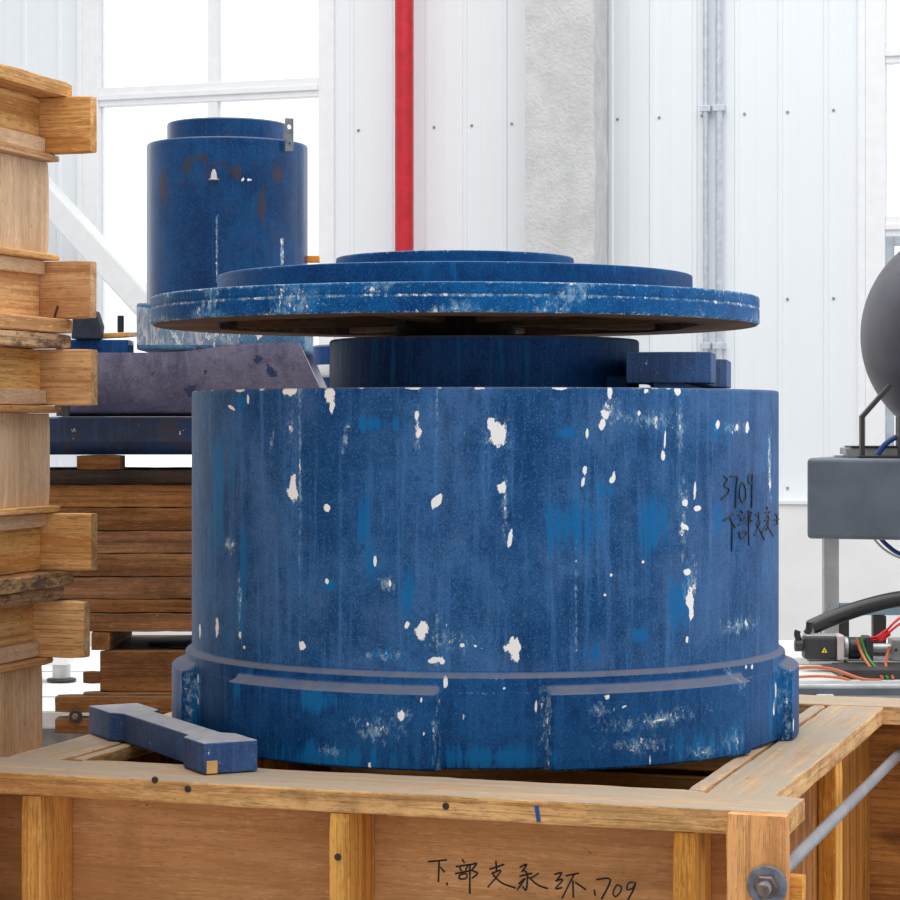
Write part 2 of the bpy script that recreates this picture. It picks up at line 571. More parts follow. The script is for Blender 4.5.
M['bedwhite'] = plain('machine_bed_paint', srgb(224, 224, 220), 0.5, 0, 0.03)
M['beddark'] = plain('machine_dark', srgb(46, 46, 48), 0.5)
M['orange'] = plain('orange_paint', srgb(244, 150, 40), 0.5)
M['wireorange'] = plain('orange_cable', srgb(190, 100, 60), 0.45)
M['wiregreen'] = plain('green_cable', srgb(50, 130, 60), 0.45)
M['wirered'] = plain('red_cable', srgb(214, 24, 40), 0.4)
M['wireblue'] = plain('blue_air_hose', srgb(24, 70, 140), 0.35)
M['wirewhite'] = plain('cream_cable', srgb(216, 208, 190), 0.5)
M['yellow'] = plain('warning_yellow', srgb(240, 212, 30), 0.5)
M['gasket'] = plain('dark_opening', srgb(22, 20, 20), 0.6)
M['bluetint'] = plain('pale_blue_plate', srgb(150, 178, 196), 0.4)
M['chalk'] = plain('pale_flange', srgb(196, 196, 198), 0.6)

n = N('rough_concrete_render')
c, _ = n.coords(False)
a = n.noise(c, 7.0, 6, 0.7); b = n.noise(c, 55.0, 4, 0.7)
col = n.mix(n.step(a, 0.3, 0.7), srgb(196, 197, 197), srgb(214, 215, 215))
col = n.mix(n.math('MULTIPLY', n.step(b, 0.64, 0.74), 0.5), col, srgb(150, 150, 150))
n.bump(n.math('ADD', a, b), 0.7, 0.012)
M['concrete'] = n.out(col, 0.85, 0, 0.2)

n = N('pale_epoxy_floor')
c, _ = n.coords(False)
a = n.noise(c, 1.2, 5, 0.6)
M['floor'] = n.out(n.mix(n.step(a, 0.3, 0.7), srgb(168, 166, 176), srgb(184, 183, 190)), 0.4, 0, 0.4)

n = N('window_glass')
tr = n.n('ShaderNodeBsdfTransparent'); gl = n.n('ShaderNodeBsdfGlossy'); mx = n.n('ShaderNodeMixShader'); fr = n.n('ShaderNodeFresnel')
gl.inputs['Roughness'].default_value = 0.02
tr.inputs['Color'].default_value = (0.97, 0.99, 0.99, 1)
fr.inputs['IOR'].default_value = 1.3
n.t.links.new(fr.outputs[0], mx.inputs[0]); n.t.links.new(tr.outputs[0], mx.inputs[1]); n.t.links.new(gl.outputs[0], mx.inputs[2])
n.t.links.new(mx.outputs[0], n.t.nodes['Material Output'].inputs[0])
M['glass'] = n.m

n = N('clear_plastic_film')
tr = n.n('ShaderNodeBsdfTransparent'); gl = n.n('ShaderNodeBsdfPrincipled'); mx = n.n('ShaderNodeMixShader')
gl.inputs['Base Color'].default_value = (0.8, 0.82, 0.84, 1); gl.inputs['Roughness'].default_value = 0.2
c, _ = n.coords(False)
w = n.noise(n.map(c, (60, 60, 12)), 1.0, 3, 0.6, 1.5)
n.put(mx.inputs[0], n.math('MULTIPLY_ADD', n.step(w, 0.45, 0.75), 0.55, 0.14))
n.t.links.new(tr.outputs[0], mx.inputs[1]); n.t.links.new(gl.outputs[0], mx.inputs[2])
n.t.links.new(mx.outputs[0], n.t.nodes['Material Output'].inputs[0])
M['film'] = n.m

# ================================================================ THE HALL
UW = 11.39        # inner face of the back wall
WL, WR, WT = -9.0, 2.4, 6.2
fl = box('floor', (WL, -2.5, -0.1), (WR, UW + 0.3, 0.0), M['floor'], bev=0)
tag(fl, kind='structure')

SILL = 1.16
WIN = [(-5.873, -4.448), (-1.666, -0.24)]
WTOP = 5.2


RIBS = [-4.325, -4.112, -3.91, -3.707, -3.494, -3.282, -3.07, -2.94, -2.727, -2.51, -2.297, -2.084, -1.859, -1.70]
RIBS = [-4.325 - 0.2125 * k for k in range(22, 0, -1)] + RIBS + [-1.70 + 0.2125 * k for k in range(1, 20)]


def ribbed(v0, v1, z0, z1):
    """profiled sheet: flat pans with small trapezoid ribs"""
    xs = [v0]
    ys = [0.0]
    for x in RIBS:
        if not v0 + 0.02 < x < v1 - 0.02: continue
        for dx, dy in ((-0.016, 0), (-0.009, -0.009), (0.009, -0.009), (0.016, 0)):
            if v0 < x + dx < v1:
                xs.append(x + dx); ys.append(dy)
        for dx in (0.085, 0.095, 0.105, 0.115):
            if v0 < x + dx < v1 and dx > 0:
                xs.append(x + dx); ys.append(-0.0012 if dx in (0.095, 0.105) else 0)
    xs.append(v1); ys.append(0)
    V, Fc = [], []
    n_ = len(xs)
    for x, y in zip(xs, ys):
        V += [(x, UW + y, z0), (x, UW + y, z1), (x, UW + 0.08, z0), (x, UW + 0.08, z1)]
    for i in range(n_ - 1):
        a = 4 * i; b = a + 4
        Fc += [(a, b, b + 1, a + 1), (a + 2, a + 3, b + 3, b + 2), (a + 1, b + 1, b + 3, a + 3), (a, a + 2, b + 2, b)]
    Fc += [(0, 1, 3, 2), (4 * n_ - 4, 4 * n_ - 2, 4 * n_ - 1, 4 * n_ - 3)]
    return V, Fc


V, Fc = [], []
for (a, b, z0, z1) in ((WL, WIN[0][0], SILL, WTOP), (WIN[0][1], WIN[1][0], SILL, WTOP), (WIN[1][1], WR, SILL, WTOP), (WL, WR, WTOP, WT)):
    v, f = ribbed(a, b, z0, z1)
    o = len(V)
    V += v
    Fc += [tuple(i + o for i in q) for q in f]
wall = link(mesh('wall_back', V, Fc), 'wall_back', M['panel'], None, (0, 0, 0))
tag(wall, kind='structure')
# screws of the sheets
for z in (3.055, 2.14, 1.215):
    for x in [r + 0.036 for r in RIBS]:
        if WIN[0][1] + 0.05 < x < WIN[1][0] - 0.03:
            cyl('screw', (x, UW - 0.003, z), 0.0075, 0.007, M['steelgrey'], wall, 'y', 8, 0.001)
lw = box('trim_1', (WL, UW - 0.09, 0), (WR, UW + 0.08, SILL - 0.02), M['lowwall'], bev=0.004)
tag(lw, kind='structure')
ld = box('trim_2', (WL, UW - 0.105, SILL - 0.02), (WR, UW + 0.08, SILL), M['panel'], bev=0.003)
tag(ld, kind='structure')


def window(nm, a, b, mull, trans):
    V, Fc = [], []
    o = T(nm, 'tall white framed window', 'window', ((a + b) / 2, UW, SILL), 0, None, 'structure')
    for k in ('category', 'label'):
        del o.e[k]
    y0, y1 = UW - 0.025, UW + 0.06
    fw = 0.095
    box('jamb', (a, y0, SILL), (a + fw, y1, WTOP), M['frame'], o)
    box('jamb', (b - fw * 0.6, y0, SILL), (b, y1, WTOP), M['frame'], o)
    box('head', (a + fw, y0, WTOP - fw), (b - fw * 0.6, y1, WTOP), M['frame'], o)
    box('sill', (a + fw, y0, SILL), (b - fw * 0.6, y1, SILL + fw), M['frame'], o)
    for m in mull:
        box('mullion', (m - 0.027, y0 + 0.012, SILL + fw), (m + 0.027, y1 - 0.01, WTOP - fw), M['frame'], o)
    for z in trans:
        box('transom', (a + fw, y0 + 0.008, z - 0.05), (b - fw * 0.6, y1 - 0.006, z + 0.05), M['frame'], o)
        box('transom_bead', (a + fw, y0 - 0.006, z - 0.018), (b - fw * 0.6, y0 + 0.01, z + 0.01), M['frame'], o)
    box('pane', (a + fw, UW + 0.02, SILL + fw), (b - fw * 0.6, UW + 0.026, WTOP - fw), M['glass'], o, bev=0)
    return o


w1 = window('window_1', *WIN[0], [-5.113], [3.29])
w2 = window('window_2', *WIN[1], [-0.93], [3.319, 2.483])
for (a, b) in ((-1.575, -0.957), (-0.903, -0.3)):      # opening sashes under the lower transom
    sz0, sz1 = SILL + 0.095, 2.433
    y0, y1 = UW - 0.02, UW + 0.012
    for q in (((a, y0, sz0), (a + 0.045, y1, sz1)), ((b - 0.045, y0, sz0), (b, y1, sz1)), ((a + 0.045, y0, sz1 - 0.045), (b - 0.045, y1, sz1)), ((a + 0.045, y0, sz0), (b - 0.045, y1, sz0 + 0.045))):
        box('sash_frame', q[0], q[1], M['seal'], w2)
for a, b, nm in ((WIN[0][1], WIN[0][1] + 0.03, 'trim_3'), (WIN[1][0] - 0.035, WIN[1][0], 'trim_4'), (WIN[0][0] - 0.03, WIN[0][0], 'trim_5')):
    tag(box(nm, (a, UW - 0.03, SILL), (b, UW + 0.0, WTOP), M['frame']), kind='structure')


# concrete column, rough rendered
def column():
    x0, x1, y0, y1, H = -3.283, -2.932, 11.04, UW - 0.11, 6.2
    V, Fc = [], []
    ring = []
    for k in range(9): ring.append((x0 + (x1 - x0) * k / 8, y0))
    for k in range(1, 9): ring.append((x1, y0 + (y1 - y0) * k / 8))
    for k in range(1, 9): ring.append((x1 - (x1 - x0) * k / 8, y1))
    for k in range(1, 8): ring.append((x0, y1 - (y1 - y0) * k / 8))
    nz = 150
    m = len(ring)
    for i in range(nz + 1):
        z = H * i / nz
        for (x, y) in ring:
            q = Vector((x * 9, y * 9, z * 9))
            d = mnoise.noise(q) * 0.004 + mnoise.noise(q * 3) * 0.003
            V.append((x + ((d * 2.2 if x == x1 else d) if x in (x0, x1) else 0), y + (d if y in (y0, y1) else 0), z))
    for i in range(nz):
        for k in range(m):
            a, b = i * m + k, i * m + (k + 1) % m
            Fc.append((a, b, b + m, a + m))
    Fc += [tuple(range(m - 1, -1, -1)), tuple(nz * m + k for k in range(m))]
    o = link(mesh('column', V, Fc, 60), 'column', M['concrete'], None, (0, 0, 0))
    tag(o, kind='structure')


column()

# fire pipe, conduits, brace
rp = T('fire_pipe', 'red vertical water pipe running up the white wall', 'pipe', (-3.97, 11.2, 0))
cyl('pipe', (-3.97, 11.2, 3.05), 0.048, 6.1, M['red'], rp, n=32)
cyl('coupling', (-3.97, 11.2, 1.0), 0.056, 0.09, M['red'], rp, n=32)
for z in (0.8, 4.6):
    box('wall_bracket', (-3.985, 11.24, z), (-3.955, UW - 0.002, z + 0.03), M['galv'], rp)
for x, r, d in ((-2.448, 0.014, 'left of the two thin grey conduits right of the concrete column'), (-2.382, 0.017, 'right of the two thin grey conduits right of the concrete column')):
    cd = T('conduit', d, 'conduit', (x, 11.3, 0), group='conduits on the back wall')
    cyl('tube', (x, 11.355, 3.05), r, 6.1, M['galv'], cd, n=16)
    for z in (1.9, 3.07, 4.4):
        box('clamp', (x - r - 0.012, 11.335, z), (x + r + 0.012, UW - 0.0005, z + 0.03), M['galv'], cd, bev=0.002)


def brace():
    p1 = W((cx(145, 11.9), 11.9, cz(303, 11.9)), 1)
    p0 = W((cx(50, 11.9), 11.9, cz(200, 11.9)), 1)
    u = 11.08
    k = lambda p: Vector((p.x * u / p.y, u, EYE + (p.z - EYE) * u / p.y))
    a, b = k(p0), k(p1)
    d = (b - a) / (b - a).length
    hi = a - d * 3.2
    lo = b + d * ((-3.365 - b.x) / d.x)
    L = (lo - hi).length
    R = Matrix.Rotation(math.atan2(-d.z, d.x), 3, 'Y')
    o = link(box_me('diagonal_brace', L, 0.12, 0.135, 0.012), 'diagonal_brace', M['white'], None, (hi + lo) / 2, R)
    tag(o, 'white diagonal steel brace crossing in front of the left window', 'brace')


brace()

# ================================================================ BIG CRATE UNDER THE DRUM
CT = 1.009                      # top of its cap boards
cr = T('packing_crate', 'big open-topped wooden crate carrying the blue drum', 'crate', (-1.203, 3.8, 0))
plank('cap_board', (-1.835, 3.094, CT - 0.033), (-0.558, 3.234, CT), 'x', M['cap'], cr, 0.0016)
plank('cap_board', (-1.835, 4.325, CT - 0.033), (-0.40, 4.465, CT), 'x', M['cap'], cr, 0.002)
plank('cap_board', (-0.698, 3.236, CT - 0.033), (-0.600, 4.323, CT), 'y', M['cap'], cr, 0.0014)
plank('cap_board', (-1.806, 3.236, CT - 0.033), (-1.712, 4.323, CT), 'y', M['cap'], cr, 0.002)
plank('cap_strip', (-0.730, 3.262, CT - 0.024), (-0.706, 4.32, CT - 0.0012), 'y', M['cap'], cr, 0.001)
plank('cap_strip', (-1.704, 3.262, CT - 0.024), (-1.682, 4.32, CT - 0.0012), 'y', M['cap'], cr, 0.001)
plank('cap_strip', (-1.68, 3.239, CT - 0.024), (-0.706, 3.259, CT - 0.0012), 'x', M['cap'], cr, 0.001)
zs = CT - 0.034
for v in (-1.7012, -1.211, -0.713):
    plank('stud', (v, 3.096, 0.12), (v + 0.0315, 3.2, zs), 'z', M['post'], cr, 0.0008)
plank('front_panel', (-1.80, 3.201, 0.12), (-0.62, 3.213, zs), 'x', M['ply'], cr, 0)
plank('corner_post', (-0.634, 3.068, 0.06), (-0.553, 3.093, CT - 0.001), 'z', M['corner'], cr, 0.0012)
plank('corner_post', (-1.835, 3.068, 0.06), (-1.762, 3.093, CT - 0.001), 'z', M['post'], cr, 0.0012)
plank('corner_rail', (-0.600, 3.095, 0.80), (-0.537, 3.125, 0.925), 'x', M['post'], cr, 0.001)
# sides: upright boards with one stud
for s, v0, v1 in ((1, -0.645, -0.633), (-1, -1.773, -1.761)):
    us = [3.215, 3.46, 3.74, 3.98, 4.15, 4.382]
    for k in range(5):
        plank('side_board', (v0, us[k] + 0.001, 0.12), (v1, us[k + 1] - 0.001, zs), 'z', M['inner'], cr, 0.0004)
    a, b = (v1, v1 + 0.03) if s > 0 else (v0 - 0.03, v0)
    plank('side_stud', (a + 0.0005, 3.79, 0.12), (b, 3.86, zs), 'z', M['post'], cr, 0.0008)
# back end
box('back_panel', (-1.80, 4.383, 0.12), (-0.42, 4.396, zs), M['inner'], cr, 0.001)
plank('corner_post', (-0.605, 4.397, 0.06), (-0.42, 4.427, zs), 'z', M['ply'], cr, 0.001)
plank('corner_post', (-1.835, 4.397, 0.06), (-1.755, 4.427, zs), 'z', M['post'], cr, 0.001)
for v in (-1.45, -1.1, -0.8):
    plank('stud', (v, 4.397, 0.12), (v + 0.03, 4.46, zs), 'z', M['post'], cr)
# inner boards seen through the gap under the drum
for k in range(4):
    plank('inner_board', (-1.70, 4.356, zs - 0.105 - k * 0.115), (-0.72, 4.38, zs - 0.002 - k * 0.115), 'x', M['post'], cr)
box('crate_floor', (-1.79, 3.216, 0.12), (-0.646, 4.38, 0.15), M['inner'], cr, 0.001)
for u in (3.12, 3.75, 4.38):
    plank('skid', (-1.80, u, 0.0), (-0.6, u + 0.1, 0.118), 'x', M['post'], cr)
# nail heads on the front cap board
def ray_u(px, py, u):
    d = W(((px - 450) / F, 1.0, -(py - HOR) / F), 1)
    t = u / d.y
    return Vector((d.x * t, u, EYE + d.z * t))


for px, py in ((155, 780), (188, 789), (446, 806), (338, 857)):
    q = ray_u(px, py, 3.0945 if py < 850 else 3.0955)
    cyl('nail_head', q, 0.0052, 0.004, M['nail'], cr, 'y', 12, 0.001)
# blue paint marks on the wood
box('paint_mark', (-0.905, 3.0925, CT - 0.030), (-0.899, 3.0945, CT - 0.008), M['wireblue'], cr, 0.0005, rot=(0, -0.15, 0))

# clamp rod
rd = T('clamp_rod', 'grey threaded steel rod along the right side of the big crate', 'rod', (-0.578, 3.05, 0.917))
cyl('rod', (-0.578, 3.78, 0.917), 0.0095, 1.50, M['rod'], rd, 'y', 20)
ws = cyl('washer', (-0.578, 3.064, 0.917), 0.027, 0.005, M['lug'], rd, 'y', 36, label='round galvanised washer')
cyl('nut', (-0.578, 3.055, 0.917), 0.0165, 0.013, M['bolt'], rd, 'y', 6, label='rusty hexagonal nut')
cyl('rod_end', (-0.578, 3.042, 0.917), 0.009, 0.026, M['bolt'], rd, 'y', 16)


# ================================================================ HANDWRITING
INK_D = [
 [(215,145),(240,165),(245,185),(215,235),(250,250),(262,275),(245,310),(190,355)],
 [(270,150),(335,152),(325,250),(318,430)],
 [(380,200),(360,250),(358,330),(380,380),(408,360),(412,280),(395,215),(380,200)],
 [(470,125),(440,135),(435,185),(450,215),(470,190),(472,130),(468,220),(465,430)],
 [(210,545),(305,490)], [(270,520),(290,600),(285,820)], [(285,555),(320,610)],
 [(370,455),(380,475)], [(345,500),(415,478)], [(362,520),(375,550)], [(410,510),(395,545)], [(345,585),(420,560)],
 [(352,650),(365,705),(405,695),(415,640),(355,655)], [(435,455),(440,770)], [(440,460),(462,470),(445,530),(470,545),(445,570)],
 [(500,495),(545,480)], [(525,470),(530,560)], [(505,575),(545,555),(490,680)], [(515,590),(580,715)],
 [(600,420),(605,445)], [(588,475),(632,460),(600,510)], [(615,500),(610,620),(588,612)], [(580,545),(640,530)], [(600,580),(560,650)], [(632,525),(605,580),(660,685)],
 [(680,490),(705,485)], [(672,540),(710,532)], [(692,490),(690,580)], [(668,585),(705,572)],
]
INK_P = [
 [(32,85),(105,78)], [(75,85),(72,165)], [(80,105),(97,127)], [(104,166),(108,178)],
 [(165,75),(175,90)], [(140,105),(200,95)], [(155,107),(162,121)], [(187,100),(178,118)], [(138,132),(205,118)], [(155,137),(155,152),(180,150),(182,132),(155,137)],
 [(195,95),(195,210)], [(198,97),(222,92),(205,118),(226,130),(203,150)],
 [(272,115),(330,95)], [(297,82),(300,126)], [(280,132),(318,120),(265,185)], [(285,135),(320,168),(375,188)],
 [(390,107),(418,95),(398,125)], [(405,118),(420,135),(416,195),(402,182)], [(390,142),(438,130)], [(386,172),(412,150),(380,196)], [(465,130),(430,152)], [(425,145),(460,175),(500,190)],
 [(525,135),(555,128),(537,155)], [(530,160),(560,155),(530,190),(556,186)], [(570,140),(622,130)], [(602,135),(555,230)], [(598,158),(600,225)], [(607,165),(650,195)],
 [(682,195),(685,218)],
 [(690,155),(745,155),(710,232)],
 [(770,175),(755,205),(765,222),(785,202),(786,182),(770,175)],
 [(835,165),(815,170),(810,195),(833,187),(843,165),(835,195),(813,234)],
]


def ray(px, py):
    return W(((px - 450) / F, 1.0, -(py - HOR) / F), 1)


DC = Vector((-1.2062, 3.814))     # drum axis


def drum_hit(px, py, R):
    d = ray(px, py)
    a = d.x ** 2 + d.y ** 2
    b = -(d.x * DC.x + d.y * DC.y)
    c = DC.length_squared - R * R
    disc = b * b - a * c
    if disc < 0: return None
    t = (-b - math.sqrt(disc)) / a
    return Vector((d.x * t, d.y * t, EYE + d.z * t))


def strokes(name, hits, r, mat, parent, org):
    V, Fc = [], []
    for s in hits:
        P = smooth_path([Vector(p) - Vector(org) for p in s], 4)
        tube_geo(P, r, 5, V, Fc)
    return link(mesh(name, V, Fc, 60), name, mat, parent, org)


def plane_hit(px, py, u):
    d = ray(px, py)
    t = u / d.y
    return Vector((d.x * t, u, EYE + d.z * t))


hits = [[plane_hit(420 + x / 3.913, 840 + y / 3.913, 3.2008) for x, y in s] for s in INK_P]
strokes('handwriting', hits, 0.0013, M['ink'], cr, (-1.0, 3.2, 0.9))
tag(COL.objects['handwriting'], 'black handwritten characters and number')

# ================================================================ BLUE DRUM
R0 = 0.4975
ZB, ZT = CT + 0.0015, EYE + 0.057
ZL = EYE - 0.3695                 # where the wall meets the flared ledge
dr = T('ring_pattern', 'huge scuffed blue drum with padded base sitting on the big crate', 'drum', (DC.x, DC.y, ZB))
PHC = math.atan2(-DC.y, -DC.x)  # direction from the axis to the lens

# chips: (px, py, half width px, half height px, tilt)
CHIP = [(293, 487, 4.5, 17, 0), (293, 492, 6.5, 10, 0), (327, 508, 4, 4, .4), (435, 502, 4.5, 8, .3), (422, 629, 6.5, 11, .1), (407, 625, 2.5, 5, .3), (217, 628, 2.5, 11, 0),
        (200, 630, 2, 9, 0), (302, 645, 4, 6, .3), (330, 396, 7, 9, 0), (332, 405, 3, 10, .1), (290, 391, 9, 6, 0), (417, 415, 2.5, 5, .1), (419, 433, 3, 6, .4), (375, 560, 2, 7, 0), (327, 581, 2, 3, 0), (390, 584, 1.6, 4, 0),
        (438, 500, 4, 8, .4), (497, 434, 8, 15, -.25), (492, 425, 5, 8, 0), (605, 415, 5, 6, .5), (602, 424, 3.5, 7, .3), (587, 432, 1.8, 8, 0), (502, 488, 5, 6, 0), (510, 538, 2.5, 10, .15), (585, 470, 3, 6, .2), (583, 482, 2, 7, .2),
        (612, 480, 3, 4, .5), (614, 476, 2, 5, 0), (663, 456, 2.6, 6, 0), (665, 438, 1.2, 12, .05), (685, 503, 4, 4, 0), (698, 508, 4, 4, 0), (685, 527, 5, 3, .4), (695, 490, 1.4, 13, .1), (690, 600, 4.5, 14, 0), (691, 612, 3, 10, 0), (687, 572, 5, 4, 0),
        (718, 425, 2.6, 5, 0), (747, 427, 2.6, 7, 0), (737, 427, 2, 4, 0), (610, 393, 3, 7, 0), (512, 640, 3, 5, 0), (639, 413, 2, 3, 0), (770, 485, 1.4, 6, 0), (514, 648, 9.5, 9, 0), (516, 655, 5, 9, 0),
        (435, 660, 8, 3.5, -.2), (442, 662, 4, 4, 0), (462, 645, 3, 2.5, 0), (475, 646, 2, 2, 0), (611, 575, 1.5, 2, 0), (643, 562, 1.5, 1.5, 0), (605, 595, 1.5, 1.5, 0), (244, 647, 1.5, 3, 0), (240, 635, 2, 5, 0), (678, 391, 4, 5, 0), (646, 391, 3, 3, 0), (232, 408, 6, 2, .3),
        (248, 400, 1.5, 6, 0), (415, 388, 8, 2, 0), (480, 388, 6, 2, 0), (560, 388, 8, 2, 0), (240, 390, 6, 2.5, 0), (262, 389, 4, 2, 0), (687, 640, 1.5, 4, 0)]
BASECHIP = [(402, 716, 5, 6, 0), (444, 683, 2.6, 8, 0), (606, 697, 3, 3.5, 0), (622, 707, 4, 1.8, -.3), (658, 720, 5, 1.4, 0), (538, 708, 1.4, 8, 0), (186, 680, 1.3, 6, 0), (186, 702, 1, 5, 0), (763, 668, 1.5, 3, 0), (757, 668, 1.5, 3, 0),
            (788, 690, 1.4, 12, 0), (786, 712, 1.6, 6, 0), (792, 725, 1.2, 8, 0), (422, 700, 1.3, 3, 0), (648, 760, 1.4, 6, 0), (425, 733, 1.5, 5, 0), (371, 765, 2, 4, 0), (228, 712, 1.4, 8, 0), (505, 690, 2, 2, 0)]
BLUE = [(240, 600, 5, 26, 0), (375, 562, 13, 26, 0), (362, 525, 6, 30, 0), (408, 595, 8, 26, 0), (655, 525, 16, 28, 0), (572, 522, 26, 22, 0), (215, 520, 12, 40, 0), (597, 653, 10, 14, 0), (244, 560, 6, 30, 0), (330, 585, 6, 6, 0), (240, 403, 9, 10, 0), (565, 433, 12, 6, 0),
        (720, 430, 12, 12, 0), (680, 600, 10, 24, 0), (610, 490, 9, 9, 0), (385, 655, 14, 8, 0), (720, 520, 6, 26, 0), (371, 424, 16, 8, 0), (222, 470, 14, 34, 0), (640, 635, 8, 7, 0)]
SCUF = [(290, 425, 4, 26, 0), (417, 425, 4, 36, 0), (680, 430, 5, 46, 0), (683, 520, 6, 60, 0), (505, 505, 4, 46, 0), (735, 428, 22, 6, 0), (272, 440, 3, 20, .2), (450, 640, 26, 12, 0), (380, 655, 22, 7, 0), (690, 585, 10, 34, 0), (497, 435, 15, 22, 0), (610, 412, 14, 16, 0), (295, 390, 16, 9, 0), (230, 545, 9, 12, 0), (388, 585, 10, 12, 0),
        (740, 625, 26, 10, 0), (300, 470, 2, 160, 0), (437, 640, 2, 40, 0), (576, 600, 2, 70, 0), (437, 400, 2, 60, 0), (240, 600, 4, 30, 0), (650, 420, 30, 12, 0), (345, 440, 4, 22, .2), (770, 470, 4, 60, 0)]
BASESCUF = [(330, 752, 14, 9, 0), (402, 716, 12, 12, 0), (732, 740, 13, 14, 0), (655, 720, 60, 10, -.1), (640, 745, 40, 10, 0), (788, 695, 6, 32, 0), (186, 690, 6, 26, 0), (740, 680, 8, 18, 0), (700, 752, 22, 10, 0), (436, 740, 4, 30, 0), (546, 720, 6, 40, 0), (380, 730, 30, 14, 0), (227, 720, 3, 30, 0), (600, 710, 14, 10, 0)]
BASEBLUE = [(732, 740, 16, 18, 0), (700, 748, 30, 14, 0), (788, 695, 8, 40, 0), (500, 760, 60, 12, 0), (330, 760, 60, 14, 0), (320, 700, 30, 12, 0), (240, 690, 10, 20, 0), (186, 700, 8, 34, 0)]


def stain(S, Z, items, R, sc_=1.0):
    out = np.zeros_like(S)
    for (px, py, hw, hh, tl) in items:
        h = drum_hit(px, py, R)
        if h is None: continue
        ph = (math.atan2(h.y - DC.y, h.x - DC.x) - PHC + math.pi) % (2 * math.pi) - math.pi
        mm = 3.55 / F
        ds, dz = S - ph * R, Z - (h.z - ZB)
        c_, s_ = math.cos(tl), math.sin(tl)
        hw, hh = hw * sc_, hh * sc_
        a = (ds * c_ - dz * s_) / (hw * mm / max(0.35, math.cos(ph)))
        b = (ds * s_ + dz * c_) / (hh * mm)
        out = np.maximum(out, 1 - 0.5 * np.sqrt(a * a + b * b))
    return np.clip(out, 0, 1)


def wear(me, rgb):
    at = me.attributes.new('wear', 'FLOAT_COLOR', 'POINT')
    a = np.ones((len(me.vertices), 4), dtype=np.float32)
    a[:, :3] = rgb
    at.data.foreach_set('color', a.ravel())


def grid_me(name, PH, prof_r, Z, close=True, smooth=30):
    """PH angles (closed ring), Z heights, prof_r[i,k] radius"""
    nz, npn = prof_r.shape
    A = PH + PHC
    X = prof_r * np.cos(A)[None, :]
    Y = prof_r * np.sin(A)[None, :]
    ZZ = Z if Z.ndim == 2 else np.repeat(Z[:, None], npn, 1)
    v = np.stack([X, Y, ZZ], -1).reshape(-1, 3)
    i = np.arange(nz - 1)[:, None] * npn
    k = np.arange(npn)[None, :]
    k2 = (k + 1) % npn
    f = np.stack([i + k, i + k2, i + npn + k2, i + npn + k], -1).reshape(-1, 4)
    me = bpy.data.meshes.new(name)
    me.vertices.add(len(v)); me.vertices.foreach_set('co', v.ravel())
    me.loops.add(f.size); me.loops.foreach_set('vertex_index', f.ravel())
    me.polygons.add(len(f)); me.polygons.foreach_set('loop_start', np.arange(0, f.size, 4))
    me.polygons.foreach_set('use_smooth', [True] * len(f))
    me.update(calc_edges=True)
    me.set_sharp_from_angle(angle=math.radians(smooth))
    return me


def fine_ring(lim=1.75, fine=0.0045, coarse=0.06):
    a = np.arange(-lim, lim, fine)
    b = np.arange(lim, 2 * math.pi - lim, coarse)
    return np.concatenate([a, b])


PH = fine_ring()
H = ZT - ZB
hl = ZL - ZB
# wall: inner drop, top face, rounded lip, outer face
zz = np.arange(hl - 0.01, H - 0.003, 0.0024)
z_list = list(zz) + [H - 0.0025, H - 0.0008, H]
r_list = [R0] * len(zz) + [R0 - 0.0004, R0 - 0.0014, R0 - 0.003]
# closed top: plate just under the lip
z_list += [H, H - 0.0005, H - 0.0005]
r_list += [R0 - 0.02, R0 - 0.03, 0.2]
Z = np.array(z_list)
RR = np.repeat(np.array(r_list)[:, None], len(PH), 1)
lip = np.array([mnoise.noise(Vector((p * 25, 3.3, 0))) for p in PH])
ZZ = np.repeat(Z[:, None], len(PH), 1)
me = grid_me('wall', PH, RR, ZZ)
S = np.where(PH > math.pi, PH - 2 * math.pi, PH)[None, :] * R0 + 0 * RR
ZV = ZZ
lipchip = np.clip((ZV - (H - 0.006)) / 0.006, 0, 1) * np.clip(lip[None, :] * 1.2 + 0.12, 0, 0.7)
rgb = np.stack([np.maximum(stain(S, ZV, CHIP, R0, 0.88), lipchip), stain(S, ZV, BLUE, R0), np.maximum(stain(S, ZV, SCUF, R0), np.clip((ZV - (H - 0.012)) / 0.012, 0, 1) * 0.55)], -1).reshape(-1, 3)
wear(me, rgb)
dwall = link(me, 'wall', M['drum'], dr, (DC.x, DC.y, ZB))


# base with six raised pads
def padmask(ph):
    d = (np.degrees(ph) - 31.4 + 30) % 60 - 30
    e = 20.9
    return np.clip((e + 0.5 - np.abs(d)) / 0.9, 0, 1)


PHB = fine_ring(1.9, 0.006, 0.02)
hp = EYE - 0.400 - ZB            # pad top, outer edge
pts = []                          # (z, r without pad, r with pad)
pts += [(0.0, 0.30, 0.30), (0.0, 0.505, 0.528), (0.003, 0.508, 0.531)]
for z in np.arange(0.009, hp - 0.003, 0.004): pts.append((z, 0.508, 0.531))
pts += [(hp - 0.0015, 0.508, 0.5306), (hp, 0.508, 0.5285)]
for k in range(1, 7):
    t = k / 6
    pts.append((hp + t * 0.013, 0.508, 0.5285 + (0.508 - 0.5285) * math.sin(t * math.pi / 2) ** 0.8))
for z in np.arange(hp + 0.017, hl - 0.012, 0.004): pts.append((z, 0.508, 0.508))
pts += [(hl - 0.009, 0.5078, 0.5078), (hl - 0.0075, 0.5065, 0.5065)]
for k in range(1, 6):
    t = k / 5
    pts.append((hl - 0.0075 + t * 0.0085, 0.5065 - 0.0088 * math.sin(t * math.pi / 2), 0.5065 - 0.0088 * math.sin(t * math.pi / 2)))
pts.append((hl + 0.001, 0.495, 0.495))
pts = np.array(pts)
pm = padmask(PHB)[None, :]
RB = pts[:, 1:2] * (1 - pm) + pts[:, 2:3] * pm
